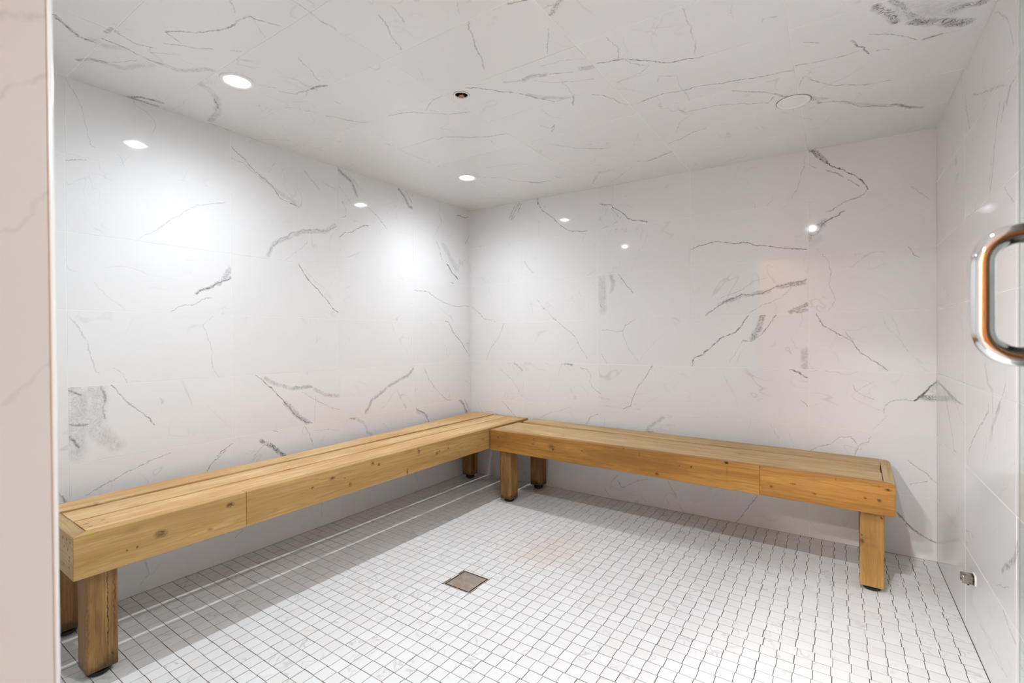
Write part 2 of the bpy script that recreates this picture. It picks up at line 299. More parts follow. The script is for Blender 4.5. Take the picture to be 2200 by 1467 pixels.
# vein strokes of the printed marble: kind (l line, b band), half width mm, strength, points in mm on the surface
VEINS = {
 'L': '''
l 2 0.4 -2443,2085 -2411,2032 -2388,1985 -2375,1890 -2360,1854 -2351,1845
l 3 0.3 -2442,1770 -2404,1784 -2378,1786
l 2 0.3 -2279,1845 -2261,1802
l 3 0.65 -1825,2024 -1768,1975 -1706,1929 -1640,1889 -1589,1835 -1536,1814 -1476,1810
b 10 0.3 -1689,1917 -1606,1865 -1481,1809
l 2 0.45 -1833,1971 -1776,1956 -1706,1921
l 2 0.4 -1648,1945 -1613,2013
l 2 0.5 -1441,2012 -1353,1929
l 2 0.4 -1327,1986 -1237,1967
l 3 0.3 -2149,1555 -2089,1616 -1986,1703 -1861,1743
b 13 0.5 -1224,2086 -1173,2065 -1127,2032 -1092,1961
l 3 0.7 -1224,2086 -1173,2065 -1127,2032 -1092,1961
l 2 0.4 -1324,1986 -1235,1965
l 2 0.45 -1442,2014 -1403,1983 -1349,1933
l 2 0.4 -1219,1988 -1175,1948 -1136,1905
l 3 0.5 -1198,1910 -1172,1864 -1172,1825 -1203,1806
l 4 0.6 -1219,1683 -1177,1720 -1130,1731 -1074,1775 -1000,1793
l 4 0.4 -1015,1912 -965,1882 -913,1851 -859,1805
b 10 0.75 -749,2089 -696,2043 -656,1993 -621,1989
l 3 0.6 -685,2097 -626,2015
l 3 0.7 -625,2090 -623,2072
l 4 0.5 -389,1798 -355,1747 -327,1670
l 7 0.9 -273,1645 -212,1586 -150,1542
b 24 0.28 -319,1793 -162,1617
l 4 0.7 -226,1510 -201,1504
l 2 0.4 -144,2057 -164,2003 -209,1894 -259,1836
l 4 0.7 -150,2039 -66,2040 -12,2052
l 3 0.6 0,1905 -55,1831
l 4 0.5 -609,1417 -483,1416 -385,1371 -281,1341 -153,1324 -7,1338
l 3 0.45 -1652,1503 -1643,1542 -1617,1579 -1591,1613 -1510,1657 -1434,1688 -1304,1708 -1240,1743
b 13 0.45 -1652,1516 -1617,1588 -1510,1648 -1434,1679 -1304,1708 -1250,1750
l 2 0.35 -1557,1508 -1511,1544 -1474,1572 -1425,1623
b 9 0.7 -1842,1381 -1893,1353 -1949,1318 -1990,1292
b 13 0.5 -1845,1419 -1893,1345
l 4 0.75 -1850,1372 -1893,1351 -1949,1318 -1990,1292
l 3 0.45 -2093,1200 -2061,1226 -2010,1236 -1957,1265 -1918,1279
l 4 0.8 -1484,1491 -1437,1422 -1369,1366 -1308,1306 -1266,1253 -1229,1236
l 2 0.3 -1446,1465 -1378,1401 -1318,1365
l 2 0.2 -2356,1306 -2336,1279 -2259,1199
l 2 0.3 -2212,1501 -2178,1534 -2125,1575
l 3 0.28 -2438,1167 -2406,1124 -2385,1075 -2373,1011 -2359,954 -2349,947
l 2 0.3 -2298,966 -2272,935 -2256,901
l 3 0.25 -1923,1184 -1964,1146 -1945,1086 -1931,1026 -1925,950 -1898,899
b 40 0.4 -2431,878 -2408,839 -2409,789 -2424,729 -2424,643
b 34 0.35 -2360,878 -2350,832 -2361,783 -2366,726 -2301,651
l 5 0.5 -2340,889 -2330,843 -2335,805 -2331,759
l 6 0.5 -2441,885 -2403,860
l 8 0.45 -2442,757 -2390,743
l 9 0.6 -2442,702 -2410,659
l 4 0.6 -2309,892 -2278,850 -2249,808 -2225,781 -2197,761 -2160,707
l 6 0.25 -2139,815 -2130,800
l 2 0.25 -1948,765 -1885,692
l 4 0.75 -1724,893 -1650,828 -1582,759 -1529,688 -1455,617 -1407,596
b 14 0.6 -1565,735 -1492,657 -1436,605
b 10 0.45 -1675,872 -1608,833 -1519,808 -1414,808 -1324,754 -1228,739
b 11 0.65 -1509,812 -1414,808
l 3 0.4 -1463,785 -1375,723 -1293,681 -1229,654
l 3 0.3 -1385,760 -1392,607
l 3 0.5 -1446,589 -1403,474
l 2 0.4 -1402,555 -1316,555 -1230,531
b 12 1 -1695,554 -1654,522 -1603,478 -1568,448
l 3 0.7 -1636,598 -1610,587
l 3 0.4 -1736,483 -1687,528
l 4 0.5 -1908,519 -1872,548 -1839,568
l 3 0.5 -1951,459 -1916,504 -1865,539
l 3 0.5 -2393,462 -2343,493 -2292,509 -2260,531 -2205,545 -2099,578
l 6 0.5 -2471,502 -2449,453
l 4 0.3 -2203,130 -2186,69 -2215,33
l 2 0.3 -2139,105 -2181,60
l 3 0.5 -1794,129 -1832,99
l 2 0.4 -1351,127 -1357,47
b 12 0.5 -614,884 -682,818 -801,785 -863,756 -931,723 -988,690 -1012,654 -1036,618
l 3 0.5 -614,884 -682,818 -801,785 -863,756 -931,723 -988,690 -1012,654 -1036,618
l 2 0.4 -802,717 -846,674 -881,645 -924,617
l 3 0.5 -520,865 -475,781 -422,718 -358,666 -291,617 -234,603
l 4 0.75 -296,1206 -250,1196 -205,1123 -121,1059 -60,986 -10,935
l 2 0.25 -239,1185 -145,1107
b 13 0.85 -139,597 -90,551 -53,490
b 8 0.5 -77,590 -15,493
l 5 0.7 -603,583 -529,545 -488,495 -478,464
b 14 0.35 -589,567 -498,519
b 8 0.4 -1158,594 -1106,583 -1053,550 -1030,496 -983,455
l 5 0.6 -1158,594 -1121,586
l 2 0.35 -904,528 -849,473
l 2 0.3 -699,1001 -685,972
l 2 0.3 -1160,1079 -1146,1060
''',
 'B': '''
b 8 0.9 646,2093 650,2055
l 4 0.6 645,2063 684,2005 734,1961 776,1933 817,1883 881,1839 929,1817 1037,1807
l 3 0.8 453,2091 421,2031 392,1982
l 3 0.6 508,2086 471,2023 425,1977 387,1975
b 10 0.4 481,2083 415,1986
l 2 0.4 1227,2081 1230,2020 1215,1955
l 4 0.8 1128,1976 1208,1953 1257,1915 1299,1882 1333,1847 1374,1828 1460,1807
l 3 0.6 1219,1934 1243,1897 1264,1874
l 3 0.35 1282,1865 1257,1838 1193,1817 1149,1809
l 2 0.4 649,1929 652,1810
l 2 0.3 1030,1791 999,1739
l 2 0.3 1460,1735 1433,1674 1400,1632
l 2 0.3 1393,1587 1342,1507
l 2 0.35 1407,1800 1387,1764
l 2 0.3 1221,1800 1192,1743
l 4 0.35 532,1652 549,1612 593,1559
b 20 0.35 1140,1483 1154,1386 1161,1340
b 13 0.45 1205,1498 1226,1449 1212,1383
l 4 0.6 1252,1500 1290,1458 1317,1413 1358,1367
l 4 0.75 1716,1603 1776,1620 1874,1632 1951,1613 2009,1611 2090,1584 2160,1571 2229,1555 2313,1539
b 11 1 2324,2062 2346,2056 2369,2032 2387,2010 2408,1982
l 4 0.95 2408,1982 2433,1955 2462,1939 2503,1909 2531,1887 2554,1861 2581,1809
l 3 0.35 2328,1986 2361,1966
l 5 0.45 2408,1943 2454,1914 2475,1893
l 4 0.5 2500,1874 2544,1834
l 4 0.5 2576,1809 2564,1789 2527,1770 2493,1770 2461,1752 2433,1731 2404,1726
l 5 0.8 2486,1716 2465,1711 2457,1697 2433,1690 2408,1676 2386,1660
b 20 0.6 2397,1676 2371,1640 2338,1614 2327,1594
l 3 0.4 2390,1685 2367,1610
b 28 0.25 2334,1571 2360,1590
l 3 0.4 2315,2039 2307,1979 2294,1933 2280,1881 2269,1850 2251,1822
l 3 0.3 2738,1804 2759,1782 2792,1749 2819,1720
l 3 0.4 2389,1502 2407,1476
l 3 0.4 2740,1501 2756,1465 2774,1445
l 5 0.6 1806,1204 1872,1255 1941,1289 2008,1313 2105,1312 2175,1347 2243,1360 2317,1380
b 11 0.5 1881,1264 2008,1308 2136,1323
b 14 0.7 2183,1346 2302,1364
l 3 0.35 1872,1293 2000,1340 2065,1390 2136,1407
l 3 0.4 2243,1338 2205,1288 2136,1261 2040,1212
l 2 0.3 2167,1277 2175,1207
b 13 0.85 2243,1205 2287,1229 2316,1249
b 12 0.7 2272,1208 2316,1215
l 6 0.75 2040,1199 2007,1141 1957,1096 1897,1069 1845,1023 1791,975 1737,946 1727,902
b 18 0.75 2104,1192 2088,1121 2056,1068
l 4 0.6 2175,1194 2136,1138 2096,1086 2056,1050 2007,1050
l 2 0.4 2007,1050 1982,1014 1965,968 1931,931
b 18 0.5 2308,998 2308,913
l 7 0.85 2234,894 2279,878 2315,854
l 4 0.65 2359,1192 2390,1128 2476,1077 2516,1041 2549,992 2600,945 2656,903
l 3 0.4 2489,1098 2516,1049
l 3 0.3 2388,1499 2416,1463 2422,1413 2422,1339 2446,1263 2415,1207
l 2 0.25 2638,1166 2663,1111 2711,1048 2747,979 2794,934
l 2 0.2 2675,1173 2711,1064
l 3 0.45 2519,826 2525,798 2561,772 2600,754
l 2 0.25 2600,846 2542,799 2509,764 2555,735 2637,701
l 7 0.9 2839,864 2811,821 2793,786 2764,763
b 13 0.9 2793,775 2836,777
b 16 0.35 2828,830 2836,785
l 3 0.5 2764,763 2711,761 2668,747 2643,718 2640,694
l 2 0.35 2656,679 2618,628 2599,603
l 2 0.4 2142,591 2180,516 2188,486
l 2 0.35 2233,548 2252,498 2255,473
l 3 0.4 2329,469 2406,504 2468,552 2508,561 2535,515 2580,537 2590,570
l 4 0.4 2541,516 2521,465
l 5 0.5 2286,729 2318,701
l 2 0.2 1897,856 1964,739 1981,658
l 2 0.25 1712,1599 1711,1503
l 3 0.6 11,1344 84,1284 147,1231 256,1203
l 2 0.4 35,1324 68,1272
l 3 0.45 339,1189 285,1080 223,1018 160,905
l 3 0.3 524,1646 606,1556
l 3 0.45 632,1357 764,1225 841,1166 940,1087 977,1009 1036,933
l 3 0.5 1142,1128 1288,1115 1309,1156 1384,1195
l 3 0.3 1287,1104 1330,1001 1393,919
l 2 0.25 1537,1081 1466,1011 1404,930
l 3 0.5 1141,967 1175,904
b 8 0.5 432,887 510,829
b 7 0.8 864,891 921,887
l 3 0.4 976,872 1036,857 1065,804 1047,770 1094,719 1140,689
l 3 0.3 298,834 402,765 502,638
l 2 0.3 517,746 502,638
l 4 0.55 1486,896 1424,798 1371,724 1339,629 1296,605
l 3 0.4 77,561 117,488 219,503 280,477
l 4 0.4 311,590 385,534 443,479
l 4 0.5 1116,559 1057,532 1021,485
l 3 0.3 912,586 746,539 666,498
b 10 0.45 1554,575 1484,519 1432,473
l 6 0.6 1432,473 1484,479
b 28 0.3 1145,1480 1149,1255
l 3 0.6 1126,1299 1155,1266
l 2 0.4 967,1405 991,1360
l 3 0.4 1250,163 1202,105 1196,64
l 3 0.45 1244,134 1279,89 1342,122 1376,144 1449,172
l 3 0.45 1577,182 1608,130 1638,88
l 3 0.4 1571,65 1584,33
l 3 0.35 1638,51 1673,6
l 3 0.35 1159,63 1189,18
l 4 0.5 2077,174 2036,113 1987,30 1970,3
l 2 0.25 2328,84 2356,47
l 5 0.75 2692,207 2728,160 2763,129 2804,104 2838,93
b 9 0.5 2728,153 2781,118
l 3 0.45 2740,468 2770,437 2805,412 2839,372
l 3 0.4 2743,353 2805,378
l 3 0.5 714,48 758,22 832,2
''',
 'R': '''
l 2 0.35 -224,1005 -262,971 -316,932 -333,909
b 9 0.4 -894,980 -934,921 -982,902
l 2 0.5 -1115,979 -1123,899
l 4 0.5 -1119,936 -1070,884 -1018,842
b 10 0.5 -1061,874 -991,808 -953,752
l 5 0.5 -934,859 -934,833 -852,788 -808,764 -738,719 -663,656
l 2 0.5 -643,643 -643,602
l 4 0.4 -982,895 -982,794 -972,753
l 3 0.4 -914,750 -894,702 -883,679
l 4 0.4 -39,862 -184,844 -315,835 -400,803
l 4 0.6 -184,844 -242,792 -314,714 -366,664 -399,613 -448,606
l 3 0.35 -433,807 -510,771 -610,736
b 25 0.2 -60,803 -433,820
l 3 0.4 -508,479 -481,379
l 4 0.35 -1012,2026 -1089,1976 -1136,1941 -1166,1893 -1195,1847
b 9 0.6 -1159,1739 -1128,1718
l 4 0.4 -1216,1753 -1159,1744
l 4 0.6 -1112,1727 -1080,1682
l 3 0.5 -616,1950 -655,1840
l 5 0.3 -731,1902 -877,1849 -1021,1803 -1097,1775
l 4 0.5 -1060,1745 -1010,1644 -983,1557 -947,1499
l 3 0.45 -619,1901 -682,1804
l 3 0.45 -1107,1483 -1194,1427
b 10 0.65 -1223,523 -1198,478 -1085,401
l 6 0.4 -1095,293 -1143,271 -1223,256
l 3 0.4 -1012,329 -1143,377
l 3 0.3 -830,120 -1043,106 -1133,126
''',
 'c': '''
b 7 0.9 450,-2564 436,-2551 408,-2521 377,-2486 379,-2449
b 9 0.6 481,-2444 516,-2441 506,-2421
l 3 0.5 499,-2419 484,-2364 511,-2319
b 18 0.35 389,-2450 382,-2425 415,-2380
l 5 0.55 427,-2442 427,-2402 415,-2348 408,-2287 411,-2268
b 14 0.45 411,-2268 414,-2213 523,-2153
b 11 0.7 191,-2445 236,-2423 251,-2383
b 14 0.35 247,-2394 260,-2334 312,-2316 381,-2288
l 3 0.4 272,-2370 367,-2327
l 5 0.5 647,-2334 723,-2282 807,-2243 858,-2229 914,-2233 953,-2223 961,-2196 984,-2141
l 4 0.5 647,-2334 629,-2310 617,-2286
l 4 0.4 566,-2313 608,-2273 625,-2239 669,-2209
l 3 0.5 713,-2168 741,-2142
l 3 0.3 975,-2294 930,-2254
l 2 0.25 946,-2206 883,-2140
l 3 0.35 468,-2321 532,-2254
l 2 0.3 554,-2446 552,-2394
b 9 1 -6,-2251 51,-2212 68,-2144
b 10 0.8 1,-2234 9,-2183 13,-2144
b 14 0.4 385,-2137 354,-2076 297,-2026 170,-1965 43,-1942
l 5 0.6 289,-2031 204,-1980
l 4 0.5 13,-1934 16,-1836
l 3 0.4 -3,-1721 134,-1613
l 4 0.5 581,-1918 613,-1864 702,-1859
l 3 0.35 565,-1986 596,-1937
b 7 0.9 705,-1857 746,-1850 780,-1835
l 5 0.35 1129,-2191 1126,-2143 1121,-2099 1118,-2035
l 3 0.4 872,-2015 852,-1983 790,-1875
l 4 0.4 1289,-2005 1273,-1957 1248,-1921 1234,-1887 1211,-1843
l 3 0.4 1353,-2014 1339,-1957 1327,-1936
l 3 0.45 463,-1828 493,-1798 529,-1731
l 4 0.4 546,-1674 570,-1637 583,-1596 621,-1544 665,-1526
l 3 0.5 698,-1741 692,-1713
l 3 0.35 542,-1836 591,-1803
l 4 0.4 1499,-1828 1476,-1798 1471,-1775 1445,-1728 1423,-1682 1409,-1643 1374,-1580
l 3 0.3 1524,-1909 1500,-1872
l 5 0.65 1227,-1520 1267,-1493 1304,-1447 1325,-1415 1368,-1384
l 4 0.6 1371,-1371 1407,-1320 1439,-1259 1468,-1216
b 15 0.5 1409,-1324 1454,-1266 1532,-1219
l 3 0.4 1475,-1218 1542,-1218
l 5 0.5 1564,-1237 1515,-1144
b 8 0.5 1383,-1466 1443,-1441 1484,-1442
b 13 0.55 1450,-1436 1502,-1440 1544,-1421
l 4 0.6 1562,-1418 1636,-1382
b 13 0.55 1672,-1390 1713,-1375
l 3 0.4 1485,-1412 1530,-1363 1609,-1320 1685,-1294
l 3 0.3 1574,-1344 1560,-1239
l 4 0.5 1649,-1827 1710,-1801
b 9 0.7 1787,-1749 1760,-1739 1726,-1714
l 3 0.4 1724,-1748 1750,-1748
l 3 0.35 1689,-1656 1618,-1535
l 3 0.35 1558,-1484 1635,-1475 1716,-1437
l 4 0.55 782,-1519 884,-1496 954,-1430 1020,-1380 1109,-1340
l 3 0.3 957,-1467 1045,-1510 1105,-1521
l 3 0.35 973,-1456 1020,-1380
b 8 0.4 771,-1208 836,-1206 928,-1128 1032,-1083 1116,-1060
l 4 0.45 1292,-1048 1327,-995 1361,-1024
l 5 0.4 1361,-1024 1311,-961
l 3 0.3 1390,-1203 1385,-1118 1417,-1063
l 2 0.45 524,-1329 519,-1189 514,-1061
l 4 0.5 1225,-828 1311,-709 1484,-594
l 3 0.35 727,-730 902,-692 970,-634
l 4 0.45 607,-599 687,-546 752,-412 807,-360
b 10 0.6 800,-365 848,-317 916,-304
l 4 0.5 999,-385 1009,-304
b 10 0.6 1568,-313 1651,-352 1714,-378
b 8 0.35 1132,-115 1260,-283 1314,-275
l 3 0.35 1210,-48 1314,-133 1463,-270
l 3 0.4 707,-101 879,-6
l 3 0.4 185,-268 346,-202 495,-124
l 4 0.8 1737,-1389 1818,-1361 1868,-1321 1900,-1298 1929,-1263 1962,-1243 1988,-1240 2066,-1218
l 3 0.5 1825,-1348 1847,-1308 1884,-1273
l 4 0.35 1886,-1268 1843,-1239 1797,-1229 1748,-1218
l 3 0.35 1827,-1511 1831,-1424 1815,-1371
l 3 0.3 2075,-1516 2066,-1429 2062,-1314 2041,-1252
l 4 0.45 1624,-1191 1658,-1158 1685,-1107 1695,-1048 1725,-1010
l 4 0.6 1725,-1010 1801,-1024 1869,-1039 1942,-1017 2001,-1018 2069,-993
l 4 0.65 2069,-993 2146,-981 2218,-956 2290,-950 2322,-940
l 4 0.5 2106,-902 2134,-878 2210,-817 2245,-772
b 7 0.6 2242,-780 2284,-726
l 4 0.5 2239,-754 2210,-710 2113,-769 2016,-810 1953,-810 1903,-812 1884,-849
l 3 0.35 1882,-1138 1896,-1176 1954,-1142
l 3 0.4 2256,-1308 2261,-1324 2302,-1312
l 2 0.3 2194,-1447 2190,-1385
l 4 0.55 1729,-496 1769,-521 1809,-528 1868,-576 1942,-587
l 3 0.3 1925,-790 1848,-714 1801,-597
b 8 0.7 2362,-662 2395,-588
b 11 0.5 2362,-662 2423,-609
l 4 0.5 2395,-588 2435,-581 2488,-539 2538,-451 2587,-433 2651,-377
b 16 0.35 2471,-551 2583,-436 2650,-391
b 11 0.9 2649,-405 2719,-324 2755,-300
l 3 0.4 2412,-751 2494,-696 2551,-664
l 4 0.45 2358,-859 2391,-795 2437,-736 2529,-675 2619,-651
l 4 0.5 2328,-970 2424,-955 2475,-950 2515,-957
l 6 0.7 2492,-1043 2510,-994 2530,-969 2544,-916
l 3 0.5 2569,-927 2600,-909
l 3 0.5 2361,-1120 2404,-1091
b 13 0.95 2546,-1207 2589,-1126 2607,-1087
b 11 0.7 2583,-1215 2622,-1139 2659,-1062
b 20 1.1 2652,-1057 2710,-1009 2784,-960
b 18 0.8 2739,-1060 2760,-1063 2801,-1060
b 7 0.9 2694,-923 2729,-925
l 3 0.5 2538,-1053 2601,-1010 2673,-926
l 3 0.4 2729,-925 2790,-923
l 4 0.4 2328,-801 2347,-859 2369,-898
b 45 0.35 2614,-1144 2732,-1065
''',
}

# ------------------------------------------------------------------ the room shell
# a surface maps (u, v, d) to the room: d is the distance out of the wall
SURF = {
 'L': dict(P=lambda u, v, d=0: (d, u, v), mask=(0, 1, 1)),
 'B': dict(P=lambda u, v, d=0: (u, -d, v), mask=(1, 0, 1)),
 'R': dict(P=lambda u, v, d=0: (LX-d, u, v), mask=(0, 1, 1)),
 'c': dict(P=lambda u, v, d=0: (u, v, ceil_z(u, v)-d), mask=(1, 1, 0)),
 'F': dict(P=lambda u, v, d=0: (u, YF+d, v), mask=(1, 0, 1)),
}
TH = 0.0007             # tiles stand this proud of the grout
def read_veins(key):
    out = []
    for ln in VEINS[key].strip().splitlines():
        p = ln.split(); pts = [tuple(int(q)/1000 for q in t.split(',')) for t in p[3:]]
        for a, b in zip(pts, pts[1:]): out.append((p[0], float(p[1])/1000, float(p[2]), a, b))
    return out
SEGS = {k: read_veins(k) for k in VEINS}
def tile_segs(key, u0, u1, v0, v1):
    out = []
    for kind, hw, st, a, b in SEGS.get(key, ()):
        hit = 0
        for i in range(9):
            t = (i+0.5)/9; u = a[0]+(b[0]-a[0])*t; v = a[1]+(b[1]-a[1])*t
            if u0-0.003 <= u <= u1+0.003 and v0-0.003 <= v <= v1+0.003: hit += 1
        if hit >= 2:
            P = SURF[key]['P']; out.append((kind, hw, st, P(*a), P(*b)))
    return out
def tile_mesh(corners, th, ch=0.0004):
    """corners: 4 (u, v) round the tile in local coordinates; bottom at 0, face at th, chamfered edge"""
    cx = sum(p[0] for p in corners)/4; cy = sum(p[1] for p in corners)/4
    ins = [(x - ch*(1 if x > cx else -1), y - ch*(1 if y > cy else -1)) for x, y in corners]
    vs = [(x, y, 0) for x, y in corners] + [(x, y, th-ch) for x, y in corners] + [(x, y, th) for x, y in ins]
    fs = [(8, 9, 10, 11)]
    for i in range(4):
        j = (i+1) % 4
        fs += [(i, j, 4+j, 4+i), (4+i, 4+j, 8+j, 8+i)]
    me = bpy.data.meshes.new('tile'); me.from_pydata(vs, [], fs)
    bm = bmesh.new(); bm.from_mesh(me); bmesh.ops.recalc_face_normals(bm, faces=bm.faces[:])
    top = max(bm.faces, key=lambda f: f.calc_center_median().z)
    if top.normal.z < 0: bmesh.ops.reverse_faces(bm, faces=bm.faces[:])
    bm.to_mesh(me); bm.free(); me.materials.append(None)
    return me
CACHE = {}
def lay_tiles(parent, key, us, vs, tone, g=0.0011, top=None, holes=()):
    P = SURF[key]['P']
    for ui in range(len(us)-1):
        for vi in range(len(vs)-1):
            u0, u1, v0, v1 = us[ui]+g, us[ui+1]-g, vs[vi]+g, vs[vi+1]-g
            cu, cv = (u0+u1)/2, (v0+v1)/2
            o3 = Vector(P(cu, cv, 0)); eu = Vector(P(cu+1, cv, 0))-o3; tv = Vector(P(cu, cv+1, 0))-o3
            ed = eu.cross(tv).normalized(); flip = ed.dot(Vector(P(cu, cv, 1))-o3) < 0
            if flip: ed = -ed
            eu.normalize(); ev = ed.cross(eu)
            sg_ = -1 if flip else 1      # keep every tile's frame right-handed
            hs = [h for h in holes if u0 < h[0] < u1 and v0 < h[1] < v1]
            if hs:
                me = mesh_bm('tile', plate_holes_bm([(u0-cu, v0-cv), (u1-cu, v0-cv), (u1-cu, v1-cv), (u0-cu, v1-cv)],
                             [(h[0]-cu, sg_*(h[1]-cv), h[2], 28) for h in hs], 0, TH)); me.materials.append(None)
            elif top and vi == len(vs)-2:
                h0, h1 = top(u0)-g-cv, top(u1)-g-cv
                me = tile_mesh([(u0-cu, sg_*(v0-cv)), (u1-cu, sg_*(v0-cv)), (u1-cu, sg_*h1), (u0-cu, sg_*h0)], TH)
            else:
                kk = (round(u1-u0, 4), round(v1-v0, 4))
                if kk not in CACHE: CACHE[kk] = tile_mesh([(-kk[0]/2, -kk[1]/2), (kk[0]/2, -kk[1]/2), (kk[0]/2, kk[1]/2), (-kk[0]/2, kk[1]/2)], TH)
                me = CACHE[kk]
            sg = tile_segs(key, u0, u1, v0, v1)
            mat = marble('veined_marble_tile', tone, sg, SURF[key]['mask']) if sg else MARBLE[tone]
            M = Matrix(((eu.x, ev.x, ed.x, o3.x), (eu.y, ev.y, ed.y, o3.y), (eu.z, ev.z, ed.z, o3.z), (0, 0, 0, 1)))
            # each tile sits a hair out of true, as laid by hand
            M = M @ Euler((random.uniform(-1, 1)*0.0012, random.uniform(-1, 1)*0.0010, 0)).to_matrix().to_4x4()
            o = link('tile', me, None, parent, M)
            o.material_slots[0].link = 'OBJECT'; o.material_slots[0].material = mat

YB = -3.06              # outer face of the front wall
rows = [-0.0039+0.004] + [ROW0-TILE_H*k for k in range(6, 0, -1)] + [ROW0]
SK = 0.12
def wall_slab(name, poly, z0, z1):
    o = link(name, mesh_bm(name, prism_bm(poly, z0, z1)), GROUT); tag(o, kind='structure'); return o
wall_left = wall_slab('wall_left', [(-SK, YB), (0, YB), (0, 0), (-SK, 0)], 0.0, 2.18)
wall_back = wall_slab('wall_back', [(-SK, 0), (LX+SK, 0), (LX+SK, SK), (-SK, SK)], 0.0, 2.18)
wall_right = wall_slab('wall_right', [(LX, YB), (LX+SK, YB), (LX+SK, 0), (LX, 0)], 0.0, 2.18)
XJ, XR = 1.72, 2.765     # door opening
wall_front = wall_slab('wall_front', [(0.0, YF), (0.0, YB), (XJ, YB), (XJ, YF)], 0.0, 2.18)
wall_front_right = wall_slab('wall_front_right', [(XR, YF), (XR, YB), (LX, YB), (LX, YF)], 0.0, 2.18)
lay_tiles(wall_left, 'L', [YF, -2.442, -1.8355, -1.229, -0.6225, 0.0], rows, 'wall', top=lambda u: ceil_z(0, u))
lay_tiles(wall_back, 'B', [0.0, 0.5062, 1.1127, 1.7192, 2.3257, LX], rows, 'wall', top=lambda u: ceil_z(u, 0))
lay_tiles(wall_right, 'R', [YF, -2.4255, -1.819, -1.2125, -0.606, 0.0], rows, 'wall', top=lambda u: ceil_z(LX, u))
lay_tiles(wall_front, 'F', [0.0, 0.5062, 1.1127, XJ], rows, 'wall', top=lambda u: ceil_z(u, YF))
# the door reveal: one tall slab of the same marble, seen close on the left
rv = tile_mesh([(-0.109, -1.09), (0.109, -1.09), (0.109, 1.0), (-0.109, 1.0)], 0.004)
VJ = []
def rvseg(hw, st, *pts):
    for a, b in zip(pts, pts[1:]): VJ.append(('l', hw/1000, st, (XJ+0.004, a[0], a[1]), (XJ+0.004, b[0], b[1])))
rvseg(5, 0.16, (-2.900, 1.395), (-2.875, 1.420), (-2.842, 1.438))
rvseg(4, 0.12, (-2.900, 1.300), (-2.872, 1.345), (-2.842, 1.372))
rvseg(5, 0.12, (-2.905, 1.500), (-2.870, 1.530), (-2.842, 1.560))
rvseg(4, 0.12, (-2.905, 1.175), (-2.872, 1.190), (-2.842, 1.240))
rvseg(4, 0.10, (-2.905, 0.985), (-2.868, 1.020), (-2.842, 1.052))
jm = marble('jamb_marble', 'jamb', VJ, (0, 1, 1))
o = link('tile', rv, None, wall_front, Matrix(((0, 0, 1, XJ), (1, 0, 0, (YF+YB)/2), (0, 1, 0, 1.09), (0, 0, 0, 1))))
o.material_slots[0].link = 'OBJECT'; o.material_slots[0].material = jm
# rounded metal edge trim down the corner of the reveal
tr = bmesh.new(); prof = []
for i in range(9):
    a = math.pi/2*i/8
    prof.append((XJ - 0.0005 + 0.0055*math.sin(a), YF - 0.0035 + 0.0055*math.cos(a)))
prof = [(XJ-0.0005, YF-0.0035)] + prof
trim = link('trim_1', mesh_bm('trim_1', prism_bm(prof, 0.001, 2.07), True), plain('satin_white_trim', (0.78, 0.78, 0.76), 0.22)); tag(trim, kind='structure')

# ceiling, tilted slightly down to the right
SPR = (1.176, -1.480)
bmc = plate_holes_bm([(-SK, YB), (LX+SK, YB), (LX+SK, SK), (-SK, SK)], [(SPR[0], SPR[1], 0.0275, 28)], 0.0, 0.10)
for v in bmc.verts: v.co.z += ceil_z(v.co.x, v.co.y)
ceiling = link('ceiling', mesh_bm('ceiling', bmc), GROUT); tag(ceiling, kind='structure')
cy = [YF] + [-0.303-0.3045*k for k in range(8, -1, -1)] + [0.0]
cy = [YF, -2.739, -2.4345, -2.130, -1.8290, -1.5250, -1.2190, -0.9140, -0.6090, -0.3040, 0.0]
lay_tiles(ceiling, 'c', [0.0, 0.5062, 1.1170, 1.7200, 2.3245, LX], cy, 'ceiling', holes=[(SPR[0], SPR[1], 0.0275)])

